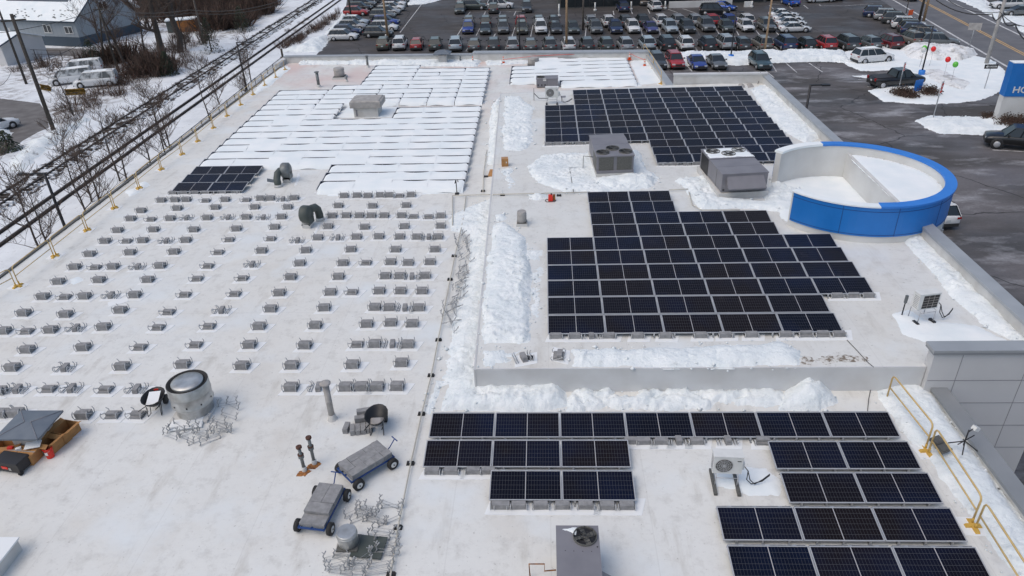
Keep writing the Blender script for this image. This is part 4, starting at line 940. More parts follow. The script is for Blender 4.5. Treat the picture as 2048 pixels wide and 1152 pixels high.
def cyl_vent(label, base, r, h, lid=None, curb=0, m=mBright, lidm=None, name='roof_vent', louv=False):
    t = thing(name, label, 'roof vent', base)
    if curb: MB().box((0, 0, curb*.25), (r*2.5, r*2.5, curb*.5), taper=.96).build('curb', mCurb, t); MB().box((0, 0, curb*.5+.02), (r*2.1, r*2.1, .05)).build('flange', mHVAC2, t)
    z0 = curb*.5+.04 if curb else 0
    MB().lathe((0, 0, 0), [(r*.9, z0), (r, z0+.1*h), (r, h*.8), (r*.985, h*.82), (r*.985, h), (r*.95, h+.012), (r*.9, h+.012)], 30, cap=False).build('shell', m, t); MB().lathe((0, 0, h), [(r*.93, 0), (r*.93, .02)], 30).build('lid', lidm or m, t)
    MB().lathe((0, 0, 0), [(r*.99, h*.80), (r*1.04, h*.82), (r*1.04, h*.86), (r*.99, h*.88)], 30, cap=False).build('rim', lidm or m, t)
    if louv:
        b_ = MB()
        for k in range(14):
            a_ = 2*math.pi*k/14; MB().box((r*1.005*math.cos(a_), r*1.005*math.sin(a_), h*.5), (.014, .03, h*.5), a_).build('rib', mHood, t)
    return t
def vb(u, vbase, vtop, z=0): p = at(u, vbase, z); return p, top(p, vtop)-z
for lab, u, v0, v1, z, r, cb, m_, lv in (('pale round vent drum on the upper roof beside the snow bank', 1044, 449, 423, UZ, .24, .3, mHood, True),
        ('squat weathered drum vent at the far left of the roof', 680, 156, 136, 0, .52, .35, mHood, False),
        ('ribbed drum vent before the back parapet in the snow', 1067, 130, 115, 0, .55, .1, mHood, True),
        ('bright lidded steel vent drum among the nearest brackets', 699, 1092, 1063, 0, .30, .2, mBright, False)):
    p, h = vb(u, v0, v1, z); cyl_vent(lab, p, r, h, curb=cb, m=m_, louv=lv)
def pipe_vent(label, u, v0, v1, r, z=0, cap=True, m=mDuct, base=True, name='vent_pipe', cm=None):
    p, h = vb(u, v0, v1, z); t = thing(name, label, 'vent pipe', p)
    MB().lathe((0, 0, 0), [(r, 0), (r, h*.5), (r*1.05, h*.505), (r*1.05, h*.52), (r, h*.525), (r, h-.02)], 18).build('pipe', m, t)
    if base: MB().lathe((0, 0, 0), [(r*1.7, 0), (r*1.35, .08), (r*1.2, .22), (r*1.02, .24)], 18, cap=False).build('boot', mCurb, t)
    if cap:
        MB().lathe((0, 0, h-.05), [(r*1.1, 0), (r*1.7, .03), (r*1.75, .07), (r*1.1, .10), (r*.3, .13)], 18).build('cap', cm or m, t)
    return t
pipe_vent('tall capped flue pipe standing before the block stands', 665, 838, 767, .115, m=mHood)
pipe_vent('tall dark vent pipe at the back left of the roof', 638, 174, 144, .14)
pipe_vent('dark capped pipe near the back parapet on the left', 736, 135, 112, .12)
pipe_vent('short plain pipe beside the squat drum vent', 694, 164, 152, .08, cap=False)
pipe_vent('short dark pipe right of the mushroom hood', 921, 125, 111, .10, cap=False)
for lab, u, v0, v1, du in (('left one of two rusty capped flues with stained feet', 609, 941, 893, -4), ('right one of two rusty capped flues with stained feet', 629, 927, 874, 0)):
    p, h = vb(u, v0, v1); t = thing('rusty_flue', lab, 'flue', p, 0, 'pair of rusty flues'); r = .055
    MB().lathe((0, 0, 0), [(r*1.6, 0), (r*1.5, .16), (r*1.1, .18)], 16, cap=False).build('boot', mCurb, t)
    MB().cyl((0, 0, 0), (0, 0, h*.97), r, n=14).build('pipe', mDuct, t)
    MB().lathe((0, 0, h*.52), [(r*1.2, 0), (r*1.75, .03), (r*1.75, .12), (r*1.5, .13), (r*1.8, .135), (r*1.8, .17), (r*1.1, .18)], 16).build('collar', mDuct, t)
    MB().lathe((0, 0, h*.52+.15), [(r*1.85, 0), (r*1.85, .03)], 16).build('rust_band', mRustDark, t)
    MB().lathe((0, 0, h-.08), [(r*1.3, 0), (r*1.8, .02), (r*1.8, .08), (r*1.2, .1)], 16).build('cap', mRustDark, t)
    bm = heap_mesh('rust_stain', [(-.30-.06*du/4, -.30), (.10, -.26), (.26, -.02), (.1, .1), (-.18, -.05)], 0.002, .004, res=.03, edge=.02, seed=int(u), rag=.1, m=mRust, lump=0); link('rust_stain', bm, t)
# inline blowers with bent ducts
def blower(label, c, out, z, m1, m2, rz, flip=1):
    t = thing('duct_blower', label, 'blower', c, rz)
    MB().box((0, -.1, .18), (.5, .5, .36)).build('curb', mCurb, t)
    b_ = MB(); ax = Matrix.Rotation(R(90), 3, 'Y')
    b_.lathe((-.30*flip, 0, .75), [(.15, 0), (.46, .02), (.50, .1), (.50, .46), (.40, .54), (.2, .58)], 22, axis=ax); b_.box((.05, -.05, .45), (.46, .6, .42)); b_.build('fan_housing', m1, t)
    MB().lathe((-.33*flip, 0, .75), [(.2, 0), (.27, .01), (.27, .05)], 20, axis=ax).build('inlet_ring', m2, t)
    MB().tube([(o_[0], o_[1], o_[2]) for o_ in out], .225, 14).build('duct', m2, t)
    o_ = out[-1]; MB().lathe((o_[0], o_[1], 0), [(.26, 0), (.24, .16), (.22, .18)], 18).build('duct_boot', mCurb, t)
    for s in (-1, 1): MB().box((s*.22, -.05, .22), (.05, .7, .05)).build('support_leg', mIron, t)
    return t
blower('grey blower with a bent duct at the edge of the snowy array', at(577, 362, 0), [(-.15, 0, .78), (-.35, -.25, .8), (-.42, -.55, .72), (-.40, -.85, .5), (-.35, -1.0, .2), (-.35, -1.0, .0)], 0, mDuct, mGreen, 0)
blower('dark green blower with an arched duct among the block stands', at(618, 452, 0), [(.05, .15, .8), (.15, .4, .92), (.24, .62, .9), (.3, .8, .7), (.32, .86, .4), (.32, .86, .05)], 0, mGreen, mGreen, R(-8))
tag(MB().box((0, 0, .35), (.75, .03, .22), mx=Matrix.Rotation(.2, 3, 'Y')).box((.2, 0, .16), (.04, .03, .33)).build('duct_fin', mCap), 'blue grey flat blade standing left of the bent duct', 'duct blade').location = at(548, 372, 0)
for i, (pts, lab) in enumerate(((((588, 372), (597, 345), (600, 352), (594, 370)), 'curled pale membrane flap behind the grey blower'), (((625, 470), (640, 440), (638, 458), (630, 472)), 'curled pale membrane flap beside the green blower'))):
    heap(lab, pts, 0, .10, cat='membrane flap', name='membrane_flap', seed=60+i, rag=.05, m=mPad, lump=.2, edge=.3)
# mini split condensers
def split(label, p, rz, h0, vent='fan', z=0, dark=False, sz=1.):
    t = thing('condenser', label, 'condenser', p, rz); t.scale = (sz,)*3
    w_, h_, d_ = .9, .68, .36
    b_ = MB(); b_.box((0, 0, h0+h_/2), (w_, d_, h_)); b_.build('casing', mWhite, t)
    MB().box((0, 0, h0+h_+.01), (w_+.02, d_+.02, .03)).build('lid', mWhite, t)
    if vent == 'fan':
        ax = Matrix.Rotation(R(90), 3, 'X')
        MB().lathe((-.12, -d_/2-.004, h0+h_*.5), [(.265, 0), (.265, .006)], 28, axis=ax).build('fan_opening', mHVAC2, t)
        b2 = MB()
        for q in (.08, .14, .2, .26): b2.lathe((-.12, -d_/2-.012, h0+h_*.5), [(q, 0), (q+.012, 0), (q+.012, .008), (q, .008), (q, 0)], 28, axis=ax, cap=False)
        for k in range(12): b2.box((-.12+.14*math.cos(R(30*k)), -d_/2-.018, h0+h_*.5+.14*math.sin(R(30*k))), (.25, .006, .008), mx=Matrix.Rotation(-R(30*k), 3, 'Y'))
        b2.cyl((-.12, -d_/2-.014, h0+h_*.5), (-.12, -d_/2-.03, h0+h_*.5), .05, n=14); b2.build('fan_guard', mAlu, t)
        MB().box((.33, -d_/2-.003, h0+h_*.78), (.12, .006, .03)).build('badge', mIron, t)
    else:
        MB().box((.06, -d_/2-.006, h0+h_*.5), (.66, .012, h_*.84)).build('coil_face', mBlack, t)
        b2 = MB()
        for k in range(1, 3): b2.box((.06-.33+.22*k, -d_/2-.016, h0+h_*.5), (.014, .01, h_*.84)); 
        for k in range(1, 5): b2.box((.06, -d_/2-.016, h0+h_*.08+h_*.84*k/5), (.66, .01, .012))
        b2.build('coil_grille', mHood, t)
    b2 = MB()
    for k in range(8): b2.box((-w_/2-.003, -.02, h0+.08+k*.07), (.006, d_*.7, .015))
    b2.build('side_louvre', mHVAC, t)
    MB().box((w_/2+.05, .05, h0+h_*.28), (.1, .18, .26)).build('valve_cover', mWhite, t)
    for s in (-1, 1):
        MB().tube([(s*.34, -.28, .08), (s*.34, -.27, h0-.03), (s*.34, .25, h0-.03), (s*.34, .28, .08)], .018, 6).build('stand_leg', mAlu, t)
        MB().box((s*.36, -.1 if dark else -.22, .05), (.11, 1.1 if dark else .3, .09)).build('sleeper', mHVAC2 if dark else mIron, t)
    MB().tube([(-.34, -.27, h0-.1), (.34, -.27, h0-.1)], .014, 5).build('cross_bar', mAlu, t)
    for k in (0, 1): MB().tube([(w_/2+.08, .0, h0+.2), (w_/2+.22, -.08, h0+.05), (w_/2+.2+.1*k, -.15, h0-.25), (w_/2+.35+.1*k, -.2, .12), (w_/2+.7, -.1, .16+.06*k), (w_/2+.95, .05, .28+.05*k)], .017, 6).build('refrigerant_line', mWire, t)
    return t
split('white fan condenser on dark sleepers before the right front panels', at(1448, 962, 0), R(-3), .50, dark=True)
split('white condenser with a dark gridded coil on the upper roof', at(1840, 640, UZ), R(12), .62, vent='coil')
split('white fan condenser behind the far right array corner', at(1104, 207, UZ), R(-2), .45, sz=1.15)
t = thing('post_box', 'small grey post box standing left of the gridded condenser', 'electrical box', at(1803, 632, UZ)); MB().cyl((0, 0, 0), (0, 0, .8), .025).build('post', mIron, t); MB().box((0, 0, .8), (.1, .08, .34)).build('switch_box', mDuct, t)
t = thing('post_box', 'thin pipe post left of the far fan condenser', 'electrical box', at(1068, 201, UZ)); MB().cyl((0, 0, 0), (0, 0, 1.0), .035).build('post', mHood, t); MB().tube([(0, 0, .6), (.4, -.1, .2), (1.1, 0, .15), (1.6, .1, .5)], .03, 5).build('hose', mIron, t)
heap('round drain strainer beside the far fan condenser', [(1121, 192), (1131, 191), (1133, 195), (1122, 196)], UZ, .06, cat='roof drain', name='roof_drain', seed=70, rag=.02, m=mHVAC)
# gas piping and its supports
def pipe(label, pts, r=.022, m=mCable, z=.12, name='gas_pipe', cat='pipe'):
    P = [at(u, v, z_ if len(q) > 2 else z) if True else None for q in pts for u, v, z_ in [(q[0], q[1], q[2] if len(q) > 2 else z)]]
    o = MB().tube(P, r, 6).build(name, m); return tag(o, label, cat)
pipe('long pale gas pipe running down the middle of the lower roof', [(932, 392), (926, 440), (908, 520), (880, 660), (862, 752), (843, 828), (821, 928), (796, 1055), (781, 1152), (775, 1200)], .026)
pipe('pale gas pipe crossing to the upper roof behind the red can', [(905, 391), (985, 389), (986, 389, UZ+.1), (1100, 386, UZ+.1), (1180, 384, UZ+.1)], .03)
pipe('short pale gas pipe beside the top of the middle array', [(1338, 380, UZ+.1), (1376, 378, UZ+.1)], .03)
pipe('short pale pipe dropping into the snow band', [(905, 391), (905, 450)], .03)
pipe('pale pipe beside the aisle of the left array', [(974, 300), (967, 345), (966, 384)], .026)
pipe('pale gas pipe beside the right grey roof unit', [(1378, 384, UZ+.1), (1385, 410, UZ+.1), (1402, 420, UZ+.1), (1480, 420, UZ+.1)], .03)
pipe('dark cable draped over the step beside the middle array', [(1694, 680, UZ+.02), (1715, 702, UZ+.02), (1735, 724, UZ+.02), (1747, 734, UZ+.03), (1749, 745, .6), (1742, 775, .03), (1737, 800, .03), (1735, 824, .03)], .012, mWire, name='cable', cat='cable')
pipe('rusty iron gas line feeding the nearest roof unit', [(1060, 1152, .05), (1058, 1128, .45), (1089, 1128, .45), (1089, 1142, .3), (1112, 1140, .35)], .02, mRust)
pipe('grey gas line feeding the left twin fan unit', [(1147, 384, UZ+.1), (1140, 342, UZ+.15), (1138, 336, UZ+.15), (1166, 336, UZ+.15), (1167, 312, UZ+.7), (1186, 314, UZ+.7)], .028, mDuct)
for i, (u, v, z) in enumerate(((877, 681, 0), (862, 752, 0), (843, 829, 0), (821, 928, 0), (796, 1056, 0), (782, 1150, 0), (908, 513, 0), (900, 560, 0), (966, 383, 0), (972, 354, 0), (1005, 391, UZ), (1118, 392, UZ))):
    t = thing('pipe_support', f'small black rubber pipe support, {ORD[i]} of the twelve under the gas pipes', 'pipe support', at(u, v, z), 0, 'black pipe supports'); s_ = .9
    b_ = MB(); b_.add([(-.14, -.08, 0), (.14, -.08, 0), (.14, .08, 0), (-.14, .08, 0), (-.11, -.05, .1), (.11, -.05, .1), (.11, .05, .1), (-.11, .05, .1)], [(3, 2, 1, 0), (0, 1, 5, 4), (1, 2, 6, 5), (2, 3, 7, 6), (3, 0, 4, 7), (4, 5, 6, 7)]); b_.build('rubber_block', mRub, t)
    MB().box((0, 0, .105), (.05, .11, .012)).build('clamp', mGalv, t)
# black stand with a sprayed head, tripods
t = thing('sprinkler_stand', 'black stand at the front right corner of the snowy left array', 'stand', at(914, 388, 0)); MB().cyl((0, 0, 0), (0, 0, .9), .03).build('pole', mIron, t); MB().box((0, 0, .03), (.24, .24, .06)).build('base', mRub, t); MB().tube([(-.08, 0, .7), (0, 0, .92), (.1, 0, .95), (.13, -.05, .8)], .03, 6).build('head', mIron, t)
def tripod(label, p, h=.7, lamp=True):
    t = thing('weather_station', label, 'instrument stand', p, .3)
    MB().cyl((0, 0, .1), (0, 0, h), .022).build('mast', mIron, t)
    for k in range(4): a_ = R(45+90*k); MB().cyl((0, 0, .28), (.42*math.cos(a_), .42*math.sin(a_), .02), .02, n=6).build('leg', mIron, t)
    MB().cyl((-.25, 0, .2), (.45, .1, .32), .02, n=6).build('cross_bar', mIron, t)
    if lamp: MB().tube([(0, 0, h-.1), (.14, 0, h), (.2, 0, h+.02)], .016, 6).build('arm', mIron, t); MB().box((.26, 0, h), (.2, .16, .14), mx=Matrix.Rotation(.5, 3, 'Y')).build('sensor_head', mWhite, t)
    return t
tripod('black legged stand with a white sensor head on the front right parapet', at(1925, 895, .35), .75)
tripod('black instrument stand in the far right corner of the roof', at(1518, 166, UZ), .9, False)
for i, (u, v) in enumerate(((1483, 173), (1500, 172))): heap(f'grey lump beside the far corner stand, {ORD[i]} from left', [(u-7, v-4), (u+4, v-5), (u+8, v+2), (u-3, v+4)], UZ, .28, cat='weight bag', name='weight_bag', seed=80+i, rag=.03, m=mHood)
for i, (u, v) in enumerate(((1872, 886), (1885, 902))):
    o = tag(MB().box((0, 0, .12), (.42, .3, .08)).box((0, 0, .165), (.36, .24, .03)).build('weight_plate', mHVAC2), f'dark weight plate in snow inside the yellow handrail, {ORD[i]} from the back', 'weight plate', 'weight plates'); o.location = at(u, v, .2); o.rotation_euler = (.1, 0, .4)
# wheelbarrows
def barrow(label, p, rz, load):
    t = thing('wheelbarrow', label, 'wheelbarrow', p, rz)
    b_ = MB(); n_ = 16; rings = []
    for r_, z_ in ((.20, .38), (.34, .55), (.40, .68), (.42, .69), (.40, .67), (.33, .55), (.19, .40)):
        rings.append([(r_*1.0*math.cos(2*math.pi*i/n_), r_*1.35*math.sin(2*math.pi*i/n_)+.05*(z_-.4), z_) for i in range(n_)])
    vs = [v for r_ in rings for v in r_]; fs = [(j*n_+i, j*n_+(i+1) % n_, (j+1)*n_+(i+1) % n_, (j+1)*n_+i) for j in range(len(rings)-1) for i in range(n_)]
    fs.append(tuple(6*n_+i for i in range(n_))); b_.add(vs, fs, 0, True); b_.build('tray', mBlack, t)
    for s in (-1, 1):
        MB().tube([(s*.30, -.75, .62), (s*.28, -.45, .5), (s*.2, 0, .36), (s*.10, .6, .22)], .018, 6).build('handle', mIron, t)
        MB().tube([(s*.24, -.25, .40), (s*.24, -.35, .02), (s*.2, -.15, .02), (s*.2, .0, .36)], .014, 6).build('leg', mIron, t)
        w_ = MB().lathe((s*.22 if load else s*.3, .42, .19), [(.11, -.05), (.19, -.05), (.19, .05), (.11, .05)], 18, axis=Matrix.Rotation(R(90), 3, 'Y')).build('wheel', mRub, t)
    MB().cyl((-.28, .42, .19), (.28, .42, .19), .015).build('axle', mIron, t)
    if load == 'sheet':
        MB().box((0, .0, .60), (.42, .62, .012), mx=Matrix.Rotation(.25, 3, 'X')).build('snowy_sheet', mPad, t); MB().box((-.02, .46, .64), (.16, .02, .06)).build('red_mark', mRed, t)
    else:
        g_ = heap_mesh('gravel', [(-.22, -.38), (.22, -.38), (.24, .1), (-.24, .1)], .44, .10, res=.03, edge=.1, seed=91, rag=.03, m=mHood); link('gravel', g_, t)
    return t
barrow('black wheelbarrow holding a white sheet beside the big steel drum', at(312, 826, 0)+Vector((0, .15, 0)), R(10), 'sheet')
barrow('black wheelbarrow holding rubble beside the spare block pile', at(756, 862, 0)+Vector((0, .1, 0)), R(3), 'rubble')
# block carts
def cart(label, corners, hz, ncol, nrow, lay, handle):
    A, B_, C_, D_ = [at(u, v, hz) for u, v in corners]       # top corners of the load: rear-left, rear-right, front-right, front-left
    c = (A+B_+C_+D_)/4; ax = ((B_+C_)/2-(A+D_)/2); L_ = ax.length; wv = ((A+B_)/2-(D_+C_)/2); Wd = wv.length; rz = math.atan2(ax.y, ax.x)
    t = thing('block_cart', label, 'cart', (c.x, c.y, 0), rz, 'blue flatbed carts')
    zb = hz-.1*lay-.02
    b_ = MB(); b_.box((0, 0, zb-.03), (L_+.1, .05, .05)); b_.box((0, Wd/2, zb-.03), (L_+.15, .04, .05)); b_.box((0, -Wd/2, zb-.03), (L_+.15, .04, .05))
    for x in (-L_/2-.05, 0, L_/2+.05): b_.box((x, 0, zb-.03), (.04, Wd, .05))
    b_.build('frame', mSeam, t)
    bw, bl = L_/ncol, Wd/nrow
    for k in range(lay):
        for i in range(ncol):
            for j in range(nrow):
                if lay == 2 and k == 1 and 'step' in label and i == 0: continue
                MB().box((-L_/2+bw*(i+.5)+random.uniform(-.008, .008), -Wd/2+bl*(j+.5)+random.uniform(-.006, .006), zb+.05+.1*k+.005*k), (bw-.008, bl-.008, .098), random.uniform(-.012, .012)).build('block', mConc, t)
    for x in (-L_/2+.12, L_/2-.1):
        MB().box((x, 0, .26), (.05, Wd+.2, .05)).build('axle', mSeam, t)
        for s in (-1, 1):
            w_ = MB().lathe((x, s*(Wd/2+.12), .2), [(.10, -.07), (.15, -.08), (.2, -.06), (.2, .06), (.15, .08), (.10, .07)], 22, axis=Matrix.Rotation(R(90), 3, 'X'), cap=False).build('wheel', mRub, t)
            MB().lathe((x, s*(Wd/2+.12), .2), [(.122, -.05), (.122, .07), (.06, .075)], 18, axis=Matrix.Rotation(R(90), 3, 'X')).build('rim', mWhite, w_)
            MB().cyl((x, s*(Wd/2+.1), .2), (x, s*(Wd/2+.215), .2), .025).build('hub', mIron, w_)
            MB().box((x, s*(Wd/2-.02), (.26+zb)/2), (.05, .04, zb-.26)).build('strut', mSeam, t)
    s = handle; h_ = MB().tube([(s*(L_/2+.02), 0, .28), (s*(L_/2+.2), 0, .4), (s*(L_/2+.42), 0, .62)], .018, 6).build('tow_bar', mSeam, t)
    MB().tube([(s*(L_/2+.42), -.16, .62), (s*(L_/2+.42), .16, .62)], .02, 6).build('grip', mSeam, h_)
    return t
cart('blue cart stacked level with blocks, handle pointing right', [(679, 925), (700, 952), (784, 905), (752, 878)][:1]+[(752, 878), (786, 905), (700, 952)], .58, 5, 3, 2, 1)
cart('blue cart with a step in its block load, handle at the back', [(597, 1040), (636, 965), (688, 967), (645, 1047)], .56, 4, 2, 2, 1)
# cones
def cone_mesh():
    return (MB().lathe((0, 0, .03), [(.15, 0), (.03, .68), (.02, .7)], 16).mesh('cone', mOrange), MB().lathe((0, 0, .03), [(.112, .23), (.080, .40)], 16, cap=False).lathe((0, 0, .03), [(.068, .47), (.05, .57)], 16, cap=False).mesh('reflective_band', mWhite), MB().box((0, 0, .015), (.38, .38, .03)).mesh('base', mOrange))
c1, c2, c3 = cone_mesh()
for u, v, z, l in ((883, 129, 0, 'orange cone peeking before the mushroom hood'), (946, 128, 0, 'orange cone right of the mushroom hood in snow'), (1007, 128, 0, 'orange cone at the head of the bare aisle'), (1132, 117, .0, 'orange cone beyond the back array, the left one'), (1195, 115, .0, 'orange cone beyond the back array, the right one'), (1259, 119, .15, 'orange cone at the far right corner of the back array'), (1289, 133, .0, 'orange cone by the yellow rail at the back right')):
    t = thing('traffic_cone', l, 'traffic cone', at(u, v, z), 0, 'orange traffic cones'); link('cone', c1, t); link('reflective_band', c2, t); link('base', c3, t); t.scale = (1.05,)*3
pipe('red and white warning tape strung along the back parapet', [(1008, 119, .6), (1070, 112, .55), (1132, 109, .7), (1195, 107, .7), (1258, 106, .7), (1272, 113, .7), (1289, 120, .7)], .022, mRed, name='warning_tape', cat='warning tape')
# cardboard and fuel
p = at(1010, 331, UZ); carton('cardboard_box', 'small closed brown box standing near the far step', (p.x, p.y), (.42, .42, .5), .1, False, z=UZ)
tag(MB().box((0, 0, .01), (.62, 1.25, .02)).box((0.02, .3, .022), (.6, .02, .006)).build('cardboard_sheet', mBrown), 'flat sheet of cardboard lying in the aisle below the snow band', 'cardboard sheet').matrix_world = Matrix.Translation(at(987, 346, 0.01)) @ Matrix.Rotation(-.05, 4, 'Z')
p = at(1101, 402, UZ); t = thing('fuel_can', 'red fuel can ringed by a black hose before the gas pipe', 'fuel can', p)
MB().box((0, 0, .2), (.26, .18, .36), taper=.9).build('can', mRed, t); MB().cyl((.05, 0, .38), (.05, 0, .46), .04).build('spout', mBlack, t); MB().box((.2, .08, .18), (.16, .16, .34), taper=.85).build('yellow_can', mRust, t)
MB().tube([(.24*math.cos(R(20*k))*1.2, .2*math.sin(R(20*k)), .03+.02*math.sin(k)) for k in range(19)], .018, 6).build('hose', mBlack, t)

# ------------------------------------------------------------------ yellow guard rails
def foot(t, x):
    f_ = MB().box((x, 0, .04), (.14, .5, .07), taper=.8).box((x, 0, .045), (.6, .14, .068), taper=.8)
    for q in (-.1, .1): f_.cyl((x+q, 0, .05), (x+q, 0, .25), .035)
    f_ = f_.build('foot', mYFoot, t); MB().box((x, 0, .008), (.7, .75, .012)).build('pad', mPad, f_)
def guard_panel(label, a, b, group, h=1.07, r=.026, feet=(0, 1)):
    d = b-a; L_ = math.hypot(d.x, d.y); t = thing('guardrail', label, 'guardrail', a, math.atan2(d.y, d.x), group); g_ = .1
    MB().tube([(g_, 0, .12), (g_, 0, h-.14), (g_+.05, 0, h-.04), (g_+.16, 0, h), (L_-g_-.16, 0, h), (L_-g_-.05, 0, h-.04), (L_-g_, 0, h-.14), (L_-g_, 0, .12)], r, 6).build('frame', mYellow, t)
    MB().tube([(g_, 0, .55), (L_-g_, 0, .55)], r*.9, 6).build('mid_rail', mYellow, t)
    for q in feet: foot(t, q*L_)
    return t
def fr(l, ox, oy, f=3.84): return [(ox+x/f, oy+y/f) for x, y in l]
gl = fr([(140, 1125), (425, 895), (670, 695), (880, 525), (1070, 372), (1240, 228), (1400, 112), (1520, 12)], 0, 280)+fr([(1640, 985), (1745, 893), (1850, 808), (1945, 728)], 0, 0)+fr([(115, 658), (200, 597), (270, 537)], 500, 0)
G = [at(u, v, 0) for u, v in gl]; G = [at(-85, 640, 0)]+G
for i in range(len(G)-1): guard_panel(f'yellow guardrail section on the left eave, {ORD[i]} counted from the camera', G[i], G[i+1], 'guardrail sections on the left eave', feet=(1,))
RG = [at(1770, 795, 0), at(1853, 903, 0), at(1946, 1053, 0), at(2090, 1290, 0)]
for i in range(3): guard_panel(f'yellow guardrail section on the right snow bank, {ORD[i]} from the back', RG[i], RG[i+1], 'guardrail sections on the right snow bank', 1.1, .03, feet=(1,))
BG = [at(1286, 108, 0), at(1306, 138, 0), at(1322, 168, 0)]
for i, w_ in ((0, 'farther'), (1, 'nearer')): guard_panel(f'yellow guardrail section at the back right corner, the {w_} one', BG[i], BG[i+1], 'guardrails at the back right corner', feet=(1,))
# ------------------------------------------------------------------ vehicles
PAINT = {}
def paint(n_):
    C_ = dict(white=(.66, .67, .68), silver=(.34, .355, .37), ice=(.40, .46, .50), gray=(.13, .14, .145), dgray=(.06, .066, .07), black=(.012, .013, .015), green=(.07, .085, .08), olive=(.12, .12, .09), taupe=(.20, .18, .155),
              red=(.34, .022, .025), maroon=(.14, .015, .02), navy=(.02, .035, .10), blue=(.03, .06, .28), bright=(.02, .09, .42), teal=(.05, .09, .105), indigo=(.06, .06, .2))
    if n_ not in PAINT: PAINT[n_] = mat('car paint '+n_, C_[n_], .32, .25 if n_ not in ('white', 'red') else 0, coat=.6)
    return PAINT[n_]
mLamp = mat('headlamp', (.55, .58, .6), .15); mTail = mat('tail lamp', (.28, .012, .012), .25); mTrim = mat('dark trim', (.03, .03, .032), .6)
CARM = {}; mFrost = mat('frosted window', (.10, .11, .115), .5, col2=(.55, .57, .58), nscale=1.1, lo=.42, hi=.55)
def section(b, ys, mi=0):
    """ys: list of (y, halfwidth, z0, z1, crown) cross sections lofted along the body"""
    vs = []; n = 10
    for y, hw, z0, z1, cr in ys:
        for px, pz in ((-.90, 0), (-1, .25), (-1, .62), (-.965, .86), (-.86, .97), (0, 1.0), (.86, .97), (.965, .86), (1, .62), (1, .25), (.90, 0)):
            z = z0+(z1-z0)*pz+(cr if px == 0 else 0); vs.append((px*hw, y, z))
    m_ = 11; fs = []
    for i in range(len(ys)-1):
        for j in range(m_-1): k = i*m_+j; fs.append((k, k+m_, k+m_+1, k+1))
    fs.append(tuple(range(m_))); fs.append(tuple((len(ys)-1)*m_+j for j in range(m_-1, -1, -1)))
    b.add(vs, fs, mi, True)
DIM = dict(suv=(4.7, .925, 1.70), big=(5.0, .98, 1.80), sedan=(4.65, .90, 1.44), pickup=(5.85, 1.0, 1.90), hatch=(4.35, .89, 1.56), van=(5.3, .95, 1.95))
